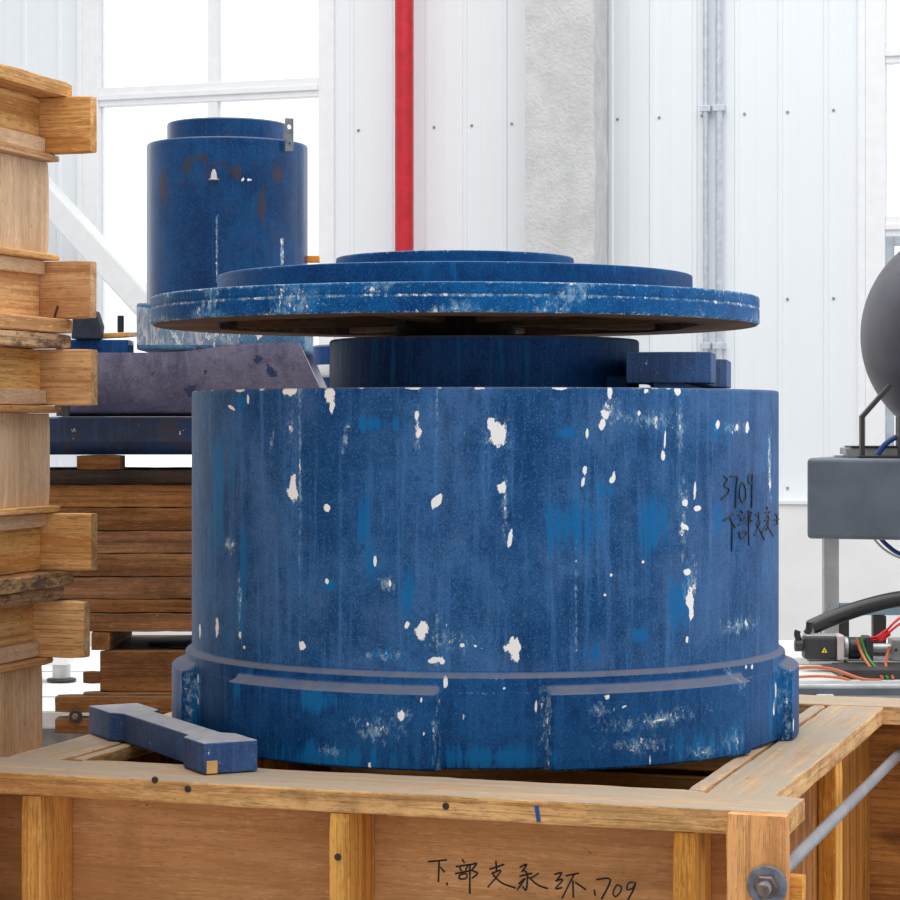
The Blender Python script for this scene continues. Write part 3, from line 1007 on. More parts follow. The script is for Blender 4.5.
me = grid_me('base_ring', PHB, RB, pts[:, 0], smooth=38)
S = np.where(PHB > math.pi, PHB - 2 * math.pi, PHB)[None, :] * 0.525 + 0 * RB
ZV = np.repeat(pts[:, 0:1], len(PHB), 1)
edge = np.clip(1 - np.abs(ZV - hp) / 0.004, 0, 1) * 0.62
edge = np.maximum(edge, np.clip(1 - ZV / 0.006, 0, 1) * 0.75)
edge = np.maximum(edge, np.clip(1 - np.abs(ZV - (hl - 0.009)) / 0.003, 0, 1) * 0.55)
dpm = np.abs((np.degrees(PHB) - 31.4 + 30) % 60 - 30)
side = np.clip(1 - np.abs(dpm - 20.9) / 0.9, 0, 1)[None, :] * (ZV < hp) * 0.85  # scuffs on pad ends, also painting in the lighter band lighting leaves out
rgb = np.stack([stain(S, ZV, BASECHIP, 0.53, 0.85), stain(S, ZV, BASEBLUE, 0.53), np.maximum(np.maximum(stain(S, ZV, BASESCUF, 0.53) * 0.95, edge), side)], -1).reshape(-1, 3)
wear(me, rgb)
link(me, 'base_ring', M['base'], dr, (DC.x, DC.y, ZB))
# bare-wood nicks on the rim
for px, w_ in ((762, 3.0), (285, 3.0)):
    pass
hits = []
for s in INK_D:
    q = [drum_hit(700 + x / 9, 460 + y / 9, R0 + 0.0007) for x, y in s]
    q = [p for p in q if p is not None]
    if len(q) > 1: hits.append(q)
o = strokes('handwriting', hits, 0.0013, M['ink'], dr, (-0.8, 3.5, 1.45))
o['label'] = 'black handwritten number and characters'

# ================================================================ CORE CYLINDER, LID DISC ON TOP
NC = (-1.2072, 3.8137)
ZN = EYE + 0.144
nk = T('core_pattern', 'dark blue core cylinder between the drum and the disc', 'cylinder', (*NC, ZT))
prof = [(0, 0.0)] + [(0.262, 0.0)] + [(0.264, 0.002)] + [(0.264, z) for z in np.linspace(0.006, ZN - ZT - 0.004, 24)] + [(0.262, ZN - ZT - 0.001), (0.26, ZN - ZT), (0.0, ZN - ZT)]
me = lathe_me('body', prof, 240, smooth=30)
co_ = np.array([v.co[:] for v in me.vertices])
hh = ZN - ZT
rgb = np.zeros((len(co_), 3))
rgb[:, 2] = np.clip((co_[:, 2] - (hh - 0.012)) / 0.012, 0, 1) * 0.6
rgb[:, 1] = 0.3
wear(me, rgb)
link(me, 'body', M['neck'], nk, (*NC, ZT))

DX = W((0.0085, 4.0, 0), 1)
ZD = EYE + 0.168
ds = T('disc_pattern', 'wide stepped blue disc lying on the core cylinder above the drum', 'disc', (DX.x, DX.y, ZN))


def disc_part(name, r, z0, z1, mat, seam=None, n=360, edgew=0.9, base=0.25):
    h = z1 - z0
    zz = list(np.linspace(0.0, h, max(6, int(h / 0.0025))))
    prof = [(r - 0.1, 0.0), (r - 0.003, 0.0)]
    for z in zz[1:-1]:
        rr = r
        if seam and abs(z - seam) < 0.0014: rr = r - 0.0012
        prof.append((rr, z))
    prof += [(r - 0.0008, h - 0.0008), (r - 0.003, h), (r - 0.03, h), (0, h)]
    me = lathe_me(name, prof, n, smooth=30)
    c_ = np.array([v.co[:] for v in me.vertices])
    rad = np.hypot(c_[:, 0], c_[:, 1])
    outer = (rad > r - 0.004).astype(float)
    z = c_[:, 2]
    ang = np.arctan2(c_[:, 1], c_[:, 0])
    nz = np.array([mnoise.noise(Vector((a * 6, zq * 30, r * 9))) for a, zq in zip(ang, z)])
    nb = np.array([mnoise.noise(Vector((a * 22, zq * 60, r * 4))) for a, zq in zip(ang, z)])
    e = np.maximum(np.clip(1 - np.abs(z - h) / 0.007, 0, 1), np.clip(1 - z / 0.008, 0, 1) * 0.9)
    if seam: e = np.maximum(e, np.clip(1.3 - np.abs(z - seam) / 0.003, 0, 1))
    sc = np.clip(np.maximum(e * edgew * (1.15 + 0.7 * nb), np.clip(nz * 1.3 + 0.35, 0.1, 0.8) * (1 if seam else 0.2)), 0, 1) * outer
    rgb = np.stack([np.clip(e * (nb - 0.2) * 1.5, 0, 0.62) * outer * edgew, np.clip(nz * 1.3 + 0.3, 0, 1) * outer * (0.8 if seam else 0.25), sc], -1)
    wear(me, rgb)
    return link(me, name, mat, ds, (DX.x, DX.y, z0))


RD = 0.516
rim = disc_part('rim', RD, ZD, EYE + 0.214, M['disc'], seam=0.026)
disc_part('middle_step', 0.404, EYE + 0.2142, EYE + 0.252, M['step'], edgew=0.55)
disc_part('top_step', 0.203, EYE + 0.2522, EYE + 0.284, M['step'], edgew=0.7)


# raw wooden underside: flat ring around an eight-sided recess with ribs
def underside():
    V, Fc = [], []
    n_ = 160
    rot0 = PHC + math.radians(22.5 + 6)
    for k in range(n_):
        a = 2 * math.pi * k / n_
        V.append((math.cos(a) * (RD - 0.004), math.sin(a) * (RD - 0.004), 0))
    for zq in (0.0, 0.034):
        for k in range(n_):
            a = 2 * math.pi * k / n_
            d = ((a - rot0) % (math.pi / 4)) - math.pi / 8
            r = 0.40 / math.cos(d)
            V.append((math.cos(a) * r, math.sin(a) * r, zq))
    for j in range(2):
        for k in range(n_):
            a, b = j * n_ + k, j * n_ + (k + 1) % n_
            Fc.append((a, a + n_, b + n_, b))
    Fc.append(tuple(2 * n_ + k for k in range(n_ - 1, -1, -1)))
    return mesh('underside', V, Fc, 30)


link(underside(), 'underside', M['raw'], ds, (DX.x, DX.y, ZD - 0.0005), label='bare brown wooden underside')
for k in range(8):
    a = PHC + math.radians(28.5 + 45 * k)
    R = Matrix.Rotation(a, 3, 'Z')
    link(plank_me('rib', 0.30, 0.03, 0.03, 0.0008, k), 'rib', M['raw'], ds, (DX.x + 0.245 * math.cos(a), DX.y + 0.245 * math.sin(a), ZD + 0.0165), R)
lathe('hub', [(0, 0), (0.1, 0), (0.103, 0.003), (0.103, ZD + 0.03 - ZN), (0, ZD + 0.03 - ZN)], (DX.x, DX.y, ZN + 0.0002), M['black'], ds, 64)


# ================================================================ I-SHAPED BLOCKS
def iblock(name, label, p_near, p_far, wid, h, z, waist=0.6, headn=0.24, headf=0.24, dz=0.0):
    a, b = W(p_near, 1), W(p_far, 1)
    d = Vector((b.x - a.x, b.y - a.y))
    L = d.length
    w2, ww = wid / 2, wid / 2 * waist
    n1, n2 = headn * L, (1 - headf) * L
    f = 0.02
    poly = [(0, -w2), (n1, -w2), (n1 + f, -ww), (n2 - f, -ww), (n2, -w2), (L, -w2), (L, w2), (n2, w2), (n2 - f, ww), (n1 + f, ww), (n1, w2), (0, w2)]
    t = T(name, label, 'block', (a.x, a.y, z), group='I-shaped blue blocks')
    R = Matrix.Rotation(math.atan2(d.y, d.x), 3, 'Z')
    o = link(prism_me('body', poly, h), 'body', M['blockblue'], t, (a.x, a.y, z), R)
    return t, R, a, L


t, R, a, L = iblock('dumbbell_block', 'blue I-shaped block lying on the crate edge left of the drum', (cx(232.5, 3.49), 3.465, 0), (cx(115, 3.95), 3.93, 0), 0.086, 0.046, CT + 0.0015, 0.62, 0.16, 0.2)
q = R @ Vector((-0.0002, 0.030, 0.010))
link(box_me('bare_patch', 0.0016, 0.017, 0.019, 0.0006), 'bare_patch', M['tan'], t, Vector((a.x, a.y, CT + 0.0015)) + q, R, label='bare yellow wood patch')
# block on the drum top, raised on a narrow foot
t, R, a, L = iblock('dumbbell_block', 'blue I-shaped block on top of the drum under the disc', (cx(668.5, 3.68), 3.68, 0), (cx(694, 4.25), 4.25, 0), 0.134, 0.049, ZT + 0.009, 0.74, 0.2, 0.25)
link(box_me('foot', 0.40, 0.05, 0.009, 0.002), 'foot', M['blockblue'], t, Vector((a.x, a.y, ZT + 0.0046)) + R @ Vector((0.21, 0, 0)), R)
p = W((cx(616, 3.85), 3.85, 0), 1)
wd = link(box_me('small_block', 0.036, 0.06, 0.022, 0.003), 'small_block', M['neck'], None, (p.x, p.y, ZT + 0.0112), (0, 0, TH))
tag(wd, 'tiny dark blue block against the core cylinder on the drum top', 'block')

# ================================================================ STACK OF CRATES AT THE LEFT
ZS = 5 * 0.4206 - 0.0            # top of the stack
names = ['topmost crate of the tall stack at the left edge', 'second crate from the top in the left stack', 'third crate from the top in the left stack, above the big crate', 'fourth crate from the top in the left stack', 'bottom crate of the left stack']
STOP = EYE + (425 - 88) * 3.97 / F
PIT = 0.4206
STV = -1.886


def stack_crate(ztop, label, sh=0.0, i=0):
    t = T('stacked_crate', label, 'crate', (-2.4, 3.0, ztop - PIT + 0.001), group='crates stacked at the left')
    s = 0.00169
    Y0, Y1 = 2.55, 3.525
    L0 = -2.90 + sh
    c = STV + sh
    z = lambda p: ztop - p * s
    old = M['stackold']
    # cap boards and bottom boards
    plank('top_board', (c - 0.10, Y0, z(14)), (c + 0.047 - (0.004 if i else 0), Y1, z(0)), 'y', old if i != 0 else M['stack'], t, 0.003)
    plank('top_board', (L0 - 0.02, Y0, z(12)), (L0 + 0.12, Y1, z(0)), 'y', M['stack'], t, 0.002)
    for k in range(4):
        x = L0 + 0.16 + k * 0.185
        plank('lid_board', (x, Y0 + 0.01, z(10)), (x + 0.15, Y1 - 0.01, z(0)), 'y', M['stack'], t)
    plank('bottom_board', (c - 0.10, Y0, z(248)), (c + 0.047, Y1, z(233.5)), 'y', old if i else M['stack'], t, 0.0025)
    plank('bottom_board', (L0 - 0.02, Y0, z(248)), (L0 + 0.12, Y1, z(233.5)), 'y', M['stack'], t, 0.002)
    # end beams sticking out at both sides
    for (p0, p1) in ((14.3, 70), (176.5, 233)):
        plank('end_beam', (L0 - 0.08, Y1 - 0.026, z(p1)), (c + 0.092, Y1 - 0.001, z(p0)), 'x', M['stack'], t, 0.0012)
        plank('end_beam', (L0 - 0.08, Y0, z(p1)), (c + 0.092, Y0 + 0.026, z(p0)), 'x', M['stack'], t, 0.0012)
        plank('side_rail', (c - 0.022, Y0 + 0.03, z(p1)), (c, Y1 - 0.0275, z(p0)), 'y', M['stack'], t)
    if i == 0:
        cyl('bent_nail', (c + 0.03, Y1 - 0.029, z(228)), 0.0016, 0.026, M['nail'], t, 'z', 8, extra=Matrix.Rotation(0.3, 3, 'Y'))
    plank('batten', (c + 0.0005, Y0 + 0.03, z(69.5)), (c + 0.011, Y1 - 0.0275, z(54)), 'y', M['stackply'], t)
    plank('thin_rail', (c - 0.02, Y0 + 0.03, z(77.5)), (c + 0.023, Y1, z(70.5)), 'y', M['stack'], t, 0.0008)
    plank('thin_rail', (c - 0.02, Y0 + 0.03, z(175.5)), (c + 0.023, Y1, z(169)), 'y', M['stack'], t, 0.0008)
    plank('batten', (c + 0.0005, Y0 + 0.03, z(190)), (c + 0.011, Y1 - 0.0275, z(176)), 'y', M['stackply'], t)
    plank('side_panel', (c - 0.012, Y0 + 0.02, z(168.8)), (c + 0.004, Y1 - 0.002, z(77.8)), 'z', M['stackply'], t, 0)
    box('side_panel', (L0, Y0 + 0.02, z(232)), (L0 + 0.012, Y1 - 0.002, z(13)), M['stackply'], t, 0.001)
    box('end_panel', (L0 + 0.013, Y1 - 0.04, z(232)), (c - 0.024, Y1 - 0.028, z(13)), M['stackply'], t, 0.001)
    box('end_panel', (L0 + 0.013, Y0 + 0.028, z(232)), (c - 0.024, Y0 + 0.04, z(13)), M['stackply'], t, 0.001)
    return t


for i in range(5):
    zt = STOP - i * PIT
    stack_crate(zt, names[i], (0.0, 0.002, -0.012, -0.012, -0.012)[i], i)

# ================================================================ PILE BEHIND, LEFT
Y0 = 5.6
k = Y0 / F
X = lambda px: (px - 450) * k
Zp = lambda py: EYE - (py - 425) * k

lc = T('lower_crate', 'low brown crate with sticking-out beams behind the blue block', 'crate', (X(160), 5.75, 0), 1)
plank('front_board', (X(100), Y0, Zp(692)), (X(290), Y0 + 0.03, Zp(651)), 'x', M['brown'], lc, frame=1)
plank('lath', (X(83), Y0 + 0.002, Zp(684)), (X(99.7), Y0 + 0.03, Zp(672)), 'x', M['brown'], lc)
plank('lath', (X(83), Y0, Zp(695)), (X(290), Y0 + 0.03, Zp(692.3)), 'x', M['brown'], lc)
plank('beam', (X(57), Y0 - 0.03, Zp(711)), (X(290), Y0 + 0.03, Zp(695.3)), 'x', M['brown'], lc)
plank('beam', (X(57), Y0 - 0.03, Zp(732)), (X(290), Y0 + 0.03, Zp(717)), 'x', M['brown'], lc)
box('front_panel', (X(102), Y0 + 0.0, 0.1), (X(290), Y0 + 0.02, Zp(732.3)), M['brown'], lc)
box('filler_panel', (X(102), Y0 + 0.0, Zp(716.8)), (X(290), Y0 + 0.02, Zp(711.2)), M['brown'], lc)
box('side_panel', (X(102), Y0 + 0.031, 0.1), (X(107), Y0 + 0.44, Zp(652)), M['brown'], lc)
box('side_panel', (X(284), Y0 + 0.031, 0.1), (X(289), Y0 + 0.44, Zp(652)), M['brown'], lc)
box('lid', (X(108), Y0 + 0.031, Zp(656)), (X(283), Y0 + 0.44, Zp(651.2)), M['brown'], lc)
box('back_panel', (X(102), Y0 + 0.441, 0.1), (X(289), Y0 + 0.46, Zp(652)), M['brown'], lc)
plank('skid', (X(102), Y0 + 0.02, 0), (X(289), Y0 + 0.1, 0.098), 'x', M['brown'], lc)
plank('skid', (X(102), Y0 + 0.36, 0), (X(289), Y0 + 0.44, 0.098), 'x', M['brown'], lc)
cyl('washer', (X(78), Y0 - 0.034, Zp(714.5)), 0.0165, 0.006, M['nail'], lc, 'y', 24)
cyl('bolt', (X(78), Y0 - 0.042, Zp(714.5)), 0.008, 0.012, M['bolt'], lc, 'y', 6)

lid = lathe('black_cover', [(0, 0), (0.155, 0), (0.158, 0.003), (0.158, 0.006), (0.15, 0.009), (0, 0.009)], (X(205), Y0 + 0.19, Zp(651.2) + 0.0005), M['gasket'], None, 64, frame=1)
tag(lid, 'flat black round cover in the gap between the brown crates', 'cover')

for a, b, y0, d in ((91, 110, 0.0, 'small brown wood block under the left end of the brown plank crate'), (276, 288, 0.0, 'small brown wood block under the brown plank crate, behind the blue drum')):
    for yy in (0.0,):
        o = plank('spacer_block', (X(a), Y0 + y0, Zp(650.8)), (X(b), Y0 + 0.40, Zp(632.2)), 'y', M['brown'], None, frame=1)
        tag(o, d, 'block', 'spacer blocks under the plank crate')

pc = T('plank_crate', 'dark brown plank-sided crate behind the drum, left', 'crate', (X(150), 5.8, Zp(632)), 1)
ys = [632, 613, 599, 576.5, 553.5, 530.5, 507.5, 484]
for j in range(7):
    plank('side_plank', (X(8), Y0 + (0.004 if j in (1,) else 0) + random.uniform(0, .004), Zp(ys[j]) + 0.0008), (X(292), Y0 + 0.03, Zp(ys[j + 1]) - 0.0012), 'x', M['brown'], pc, 0.0025)
plank('top_plank', (X(6), Y0 - 0.01, Zp(483.8)), (X(294), Y0 + 0.09, Zp(470.2)), 'x', M['black'], pc, 0.002, label='blackened top plank')
plank('top_plank', (X(6), Y0 + 0.32, Zp(483.8)), (X(294), Y0 + 0.42, Zp(470.2)), 'x', M['black'], pc, 0.002)
for a, b in ((8, 16), (284, 292)):
    box('end_panel', (X(a), Y0 + 0.031, Zp(632)), (X(b), Y0 + 0.389, Zp(484)), M['brown'], pc)
box('back_panel', (X(8), Y0 + 0.39, Zp(632)), (X(292), Y0 + 0.41, Zp(484)), M['brown'], pc)
box('bottom_panel', (X(17), Y0 + 0.031, Zp(632)), (X(283), Y0 + 0.389, Zp(627)), M['brown'], pc)

for a, b, d in ((77, 120, 'short dark wood block under the blue-black steel plate'), (245, 285, 'short wood block under the steel plate, behind the drum')):
    o = plank('wood_block', (X(a), Y0 - 0.005, Zp(470)), (X(b), Y0 + 0.09, Zp(455.3)), 'x', M['brown'], None, frame=1)
    tag(o, d, 'block', 'blocks under the steel plate')

# dark plate with chamfered lower edge
sp = T('bed_plate', 'thick blue-black plate under the grey trough', 'plate', (X(150), Y0 + 0.2, Zp(455)), 1)


def plate_me():
    x0, x1 = X(-20), X(300)
    sec = [(0.0, 0.0), (0.0, 0.055), (0.003, 0.058), (0.008, 0.088), (0.011, 0.091), (0.42, 0.091), (0.42, 0.0)]
    sec = [(-0.012, 0.032), (-0.012, 0.087), (-0.008, 0.091), (0.42, 0.091), (0.42, 0.0), (0.02, 0.0), (-0.009, 0.029)]
    V, Fc = [], []
    m = len(sec)
    for x in (x0, x1):
        for y, z in sec: V.append((x - X(150), y - 0.2, z))
    for i in range(m): Fc.append((i, (i + 1) % m, m + (i + 1) % m, m + i))
    Fc += [tuple(range(m - 1, -1, -1)), tuple(range(m, 2 * m))]
    return mesh('body', V, Fc)


me = plate_me()
bmx = bmesh.new(); bmx.from_mesh(me); bmesh.ops.recalc_face_normals(bmx, faces=bmx.faces); bmx.to_mesh(me); bmx.free()
link(me, 'body', M['plate'], sp, (X(150), Y0 + 0.2, Zp(455) + 0.0005))


# half-pipe trough
ZTB = Zp(455) + 0.0005 + 0.0915
tg = T('half_pipe', 'grey-violet half-round trough lying on the blue-black plate', 'trough', (X(200), 5.66, ZTB), 1)


def trough_me():
    V, Fc = [], []
    nx, na = 50, 28
    ya = 5.665
    for side in (0, 1):
        for i in range(nx + 1):
            u = i / nx
            for j in range(na + 1):
                a = math.pi * j / na
                r = 0.2 - (0.012 if side else 0)
                xl = X(58)
                xr = (302 - 450) / F * 5.47
                yy = -math.cos(a) * r
                xr2 = xr - 0.006 + 0.075 * math.sin(a)
                x = xl + (xr2 - xl) * u
                _t = min(1, max(0, (u - 0.45) / 0.4)); rim = 0.149 + 0.0225 * _t * _t * (3 - 2 * _t)
                zq = rim * (1 - math.sin(a)) if not side else rim - (rim - 0.012) * math.sin(a)
                V.append((x - X(200), ya + yy - 5.66, zq))
    m = (nx + 1) * (na + 1)
    for side in (0, 1):
        for i in range(nx):
            for j in range(na):
                a = side * m + i * (na + 1) + j
                q = (a, a + 1, a + na + 2, a + na + 1)
                Fc.append(q if side else q[::-1])
    for i in range(nx):
        for j in (0, na):
            a = i * (na + 1) + j
            Fc.append((a, a + na + 1, a + na + 1 + m, a + m))
    for j in range(na):
        for i in (0, nx):
            a = i * (na + 1) + j
            Fc.append((a, a + 1, a + 1 + m, a + m))
    me = mesh('shell', V, Fc, 40)
    bmx = bmesh.new(); bmx.from_mesh(me); bmesh.ops.recalc_face_normals(bmx, faces=bmx.faces); bmx.to_mesh(me); bmx.free()
    return me


me = trough_me()
c_ = np.array([v.co[:] for v in me.vertices])
rgb = np.zeros((len(c_), 3))
for px, py, r in ((153, 375, 0.008), (190, 391, 0.016), (258, 359, 0.012), (273, 373, 0.012), (268, 366, 0.006), (205, 372, 0.006)):
    p = np.array([cx(px, 5.48) - X(200), 0, cz(py, 5.48) - ZTB])
    d = np.hypot(c_[:, 0] - p[0], c_[:, 2] - p[2])
    rgb[:, 0] = np.maximum(rgb[:, 0], np.clip(1 - 0.5 * d / r, 0, 1) * (c_[:, 1] < 0))
wear(me, rgb)
link(me, 'shell', M['trough'], tg, (X(200), 5.66, ZTB))
ribV = []
lathe('end_lug', [(0, 0), (0.016, 0), (0.016, 0.03), (0, 0.03)], (X(70), 5.50, ZTB + 0.0005), M['bracket'], tg, 16)

# base block under the tall cylinder
ZBK = ZTB + 0.155
bk = T('wrapped_block', 'flaking blue block in plastic film under the tall blue cylinder', 'block', (X(215), 5.68, ZBK), 1)
KX0, KX1 = cx(137, 5.5), cx(318, 5.5)
box('body', (KX0, 5.488, ZBK), (KX1 - 0.03, 5.842, ZBK + 0.111), M['bagblue'], bk, 0.006)


def film_me():
    V, Fc = [], []
    n_, m = 40, 10
    for i in range(n_ + 1):
        for j in range(m + 1):
            u, v = i / n_, j / m
            x = KX0 - 0.018 + (0.26) * u
            z = ZBK + 0.012 + 0.095 * v * (1 - 0.55 * u)
            w = mnoise.noise(Vector((u * 14, v * 3, 2.2))) * 0.006 + mnoise.noise(Vector((u * 5 + v * 4, v * 2, 7))) * 0.006
            V.append((x - KX0, 5.479 + 0.6 * w - 5.5, z - ZBK))
    for i in range(n_):
        for j in range(m):
            a = i * (m + 1) + j
            Fc.append((a, a + m + 1, a + m + 2, a + 1))
    return mesh('plastic_film', V, Fc, 180)


link(film_me(), 'plastic_film', M['film'], bk, (KX0, 5.5, ZBK), label='crumpled clear plastic film')
# tall stepped cylinder
TC = (cx(227.5, 5.7), 5.7)
ZC = ZBK + 0.1115
h1 = EYE + 279 * 5.7 / F - ZC
h2 = EYE + 300 * 5.7 / F - ZC
tc = T('stepped_cylinder', 'tall glossy blue stepped cylinder standing behind the disc at left', 'cylinder', (*TC, ZC), 1)
prof = [(0, 0), (0.193, 0), (0.195, 0.002)] + [(0.195, z) for z in np.linspace(0.01, h1 - 0.004, 40)] + [(0.1935, h1 - 0.001), (0.192, h1), (0.1465, h1)]
me = lathe_me('lower_body', prof, 180, smooth=30)
c_ = np.array([v.co[:] for v in me.vertices])
rgb = np.zeros((len(c_), 3))
phl = np.arctan2(c_[:, 1], c_[:, 0]) + math.pi / 2       # 0 = towards the lens
sx = np.sin(phl) * 0.195
front = c_[:, 1] < 0
for px, p0, p1 in ((217.5, 214, 285), (281, 235, 262)):
    xx = cx(px, 5.51) - TC[0]
    z0, z1 = cz(p1, 5.51) - ZC, cz(p0, 5.51) - ZC
    rgb[:, 2] = np.maximum(rgb[:, 2], (np.abs(sx - xx) < 0.005) * (c_[:, 2] > z0) * (c_[:, 2] < z1) * front * 1.0)
for px, py, r in ((249, 179, 0.005), (243, 179, .004)):
    d = np.hypot(sx - (cx(px, 5.51) - TC[0]), c_[:, 2] - (cz(py, 5.51) - ZC))
    rgb[:, 0] = np.maximum(rgb[:, 0], np.clip(1 - .5 * d / r, 0, 1) * front)
for px, py, rx, ry in ((236, 171, .022, .014), (186, 166, .018, .02), (276, 172, .012, .02), (160, 184, .008, .03), (196, 158, .02, .01), (262, 205, .01, .03)):
    d = np.hypot((sx - (cx(px, 5.51) - TC[0])) / rx, (c_[:, 2] - (cz(py, 5.51) - ZC)) / ry)
    rgb[:, 1] = np.maximum(rgb[:, 1], np.clip(1 - .5 * d, 0, 1) * front)
rgb[:, 2] = np.maximum(rgb[:, 2], np.clip((c_[:, 2] - h1 + 0.008) / 0.008, 0, 1) * 0.5)
wear(me, rgb)
link(me, 'lower_body', M['tall'], tc, (*TC, ZC))
prof = [(0.146, 0), (0.1462, h2 - h1 - 0.003), (0.144, h2 - h1), (0, h2 - h1)]
prof = [(0.1475, -0.002), (0.1475, 0.003)] + [(0.146, z) for z in np.linspace(0.006, h2 - h1 - 0.003, 8)] + [(0.144, h2 - h1), (0, h2 - h1)]
me = lathe_me('upper_body', prof, 160, smooth=30)
c_ = np.array([v.co[:] for v in me.vertices])
rgb = np.zeros((len(c_), 3))
rgb[:, 2] = np.clip((0.006 - c_[:, 2]) / 0.006, 0, 1) * 0.9
wear(me, rgb)
link(me, 'upper_body', M['tall'], tc, (*TC, ZC + h1))
# lug with two holes at the top right
lx, ly = cx(289, 5.6), 5.62


def lug_me():
    w_, hgt, tk = 0.02, 0.078, 0.006
    V, Fc = [], []
    bmq = bmesh.new()
    outer = [(-w_ / 2, 0), (w_ / 2, 0), (w_ / 2, hgt), (-w_ / 2, hgt)]
    n_ = 16
    def quadhole(z0, z1, cz_, r):
        cn = [(-w_ / 2, z0), (w_ / 2, z0), (w_ / 2, z1), (-w_ / 2, z1)]
        per = []
        for q in range(4):
            p, t = cn[q], cn[(q + 1) % 4]
            per += [(p[0] + (t[0] - p[0]) * i / 5, p[1] + (t[1] - p[1]) * i / 5) for i in range(5)]
        ov = []
        for p in per:
            a = math.atan2(p[1] - cz_, p[0])
            ov.append((p, (math.cos(a) * r, cz_ + math.sin(a) * r)))
        for q in range(len(ov)):
            (a0, b0), (a1, b1) = ov[q], ov[(q + 1) % len(ov)]
            for yy, fl_ in ((0, 1), (tk, 0)):
                base = len(V)
                V.extend([(a0[0], yy, a0[1]), (a1[0], yy, a1[1]), (b1[0], yy, b1[1]), (b0[0], yy, b0[1])])
                Fc.append(tuple(base + i for i in ((0, 1, 2, 3) if fl_ else (3, 2, 1, 0))))
            base = len(V)
            V.extend([(b0[0], 0, b0[1]), (b1[0], 0, b1[1]), (b1[0], tk, b1[1]), (b0[0], tk, b0[1])])
            Fc.append((base, base + 1, base + 2, base + 3))
            base = len(V)
            V.extend([(a0[0], 0, a0[1]), (a0[0], tk, a0[1]), (a1[0], tk, a1[1]), (a1[0], 0, a1[1])])
            Fc.append((base, base + 1, base + 2, base + 3))
    quadhole(0.03, hgt, 0.058, 0.0058)
    quadhole(0.0, 0.03, 0.018, 0.0028)
    return mesh('lifting_lug', V, Fc)


link(lug_me(), 'lifting_lug', M['lug'], tc, (cx(289.5, 5.56), 5.562, cz(151, 5.56)), (0, 0, 0.35), label='grey steel lug with a round hole')
# small peg half way up, rusty patch
pg = lathe('peg', [(0, 0), (0.012, 0), (0.013, 0.002), (0.008, 0.004), (0.0065, 0.016), (0.003, 0.025), (0, 0.026)], (cx(214, 5.505), 5.502, cz(180, 5.5)), M['chalk'], tc, 20)
box('orange_lug', (cx(300, 5.72), 5.70, cz(263, 5.72)), (cx(320, 5.72), 5.72, cz(256, 5.72)), M['orange'], tc, 0.003, label='small orange lug')

# bits lying in the trough
sl = plank('wood_stick', (cx(92, 5.55), 5.545, ZTB + 0.1865), (cx(136, 5.55), 5.58, ZTB + 0.1985), 'x', M['stack'], None, frame=1, extra=Matrix.Rotation(-0.05, 3, 'Y'))
tag(sl, 'thin wood slat resting on the trough rim left of the wrapped block', 'slat')
oc = T('offcut', 'small blue-black chamfered offcut on the slat, beside the crate stack', 'block', (cx(88, 5.5), 5.5, ZTB + 0.165), 1)
poly = [(-0.034, 0), (0.030, 0), (0.034, 0.03), (0.022, 0.066), (-0.03, 0.064)]
R = Matrix.Rotation(math.pi / 2, 3, 'X')
link(prism_me('body', poly, 0.07, 0.003), 'body', M['offcut'], oc, (cx(88, 5.5), 5.535, ZTB + 0.1815), R)
pgp = cyl('grey_peg', (cx(120.5, 5.56), 5.562, ZTB + 0.199 + 0.021), 0.008, 0.04, M['offcut'], None, frame=1)
tag(pgp, 'short dark peg standing on the slat beside the wrapped block', 'peg')

db = box('dark_bar', (cx(62, 5.6), 5.51, ZTB + 0.10), (cx(134, 5.6), 5.60, ZTB + 0.181), M['neck'], None, 0.004, frame=1)
tag(db, 'dark blue bar in the trough beneath the thin wood stick', 'bar')

# dark blue barrel behind the trough's right end
bb = T('barrel_pattern', 'dark blue upright cylinder seen between the trough and core cylinder', 'cylinder', (cx(372, 6.5), 6.5, 0), 1)
lathe('body', [(0, 0), (0.17, 0), (0.17, 1.62), (0.166, 1.623), (0.166, 1.74), (0.16, 1.745), (0, 1.745)], (cx(372, 6.5), 6.5, 0.0), M['neck'], bb, 72)
lathe('pale_collar', [(0.166, 1.655), (0.172, 1.655), (0.176, 1.66), (0.176, 1.672), (0.166, 1.69)], (cx(372, 6.5), 6.5, 0.0), M['chalk'], bb, 72, label='pale grey collar')

# white machine table far left with a steel stub
tb = T('machine_table', 'white machine table seen through the gap at lower left', 'table', (-1.4, 7.2, 0), 1)
ZM = 0.757
box('table_top', (-2.2, 6.3, ZM - 0.05), (-0.75, 8.1, ZM), M['bedwhite'], tb, 0.006)
for y in (6.6, 7.28):
    box('slot', (-2.19, y, ZM - 0.001), (-0.76, y + 0.02, ZM + 0.0008), M['steelgrey'], tb, 0)
box('skirt', (-2.15, 6.4, 0.12), (-0.8, 8.0, ZM - 0.05), M['steelgrey'], tb, 0.004)
for x in (-2.1, -0.95):
    for y in (6.45, 7.85):
        box('leg', (x, y, 0), (x + 0.1, y + 0.1, 0.12), M['bracket'], tb)
sb = T('steel_stub', 'short grey steel stub with a dark foot on the white table', 'stub', (cx(61.5, 7), 7.0, ZM + 0.001), 1)
cyl('foot_flange', (cx(61.5, 7), 7.0, ZM + 0.006), 0.044, 0.009, M['bracket'], sb, n=40)
cyl('body', (cx(61.5, 7), 7.0, ZM + 0.031), 0.027, 0.041, M['alu'], sb, n=40)
wb = box('white_bar', (cx(20, 7), 6.96, ZM + 0.053), (cx(70, 7), 7.08, ZM + 0.078), M['white'], None, 0.003, frame=1, rot=(0, 0, 0.0))
tag(wb, 'white flat bar lying on the grey steel stub', 'bar')

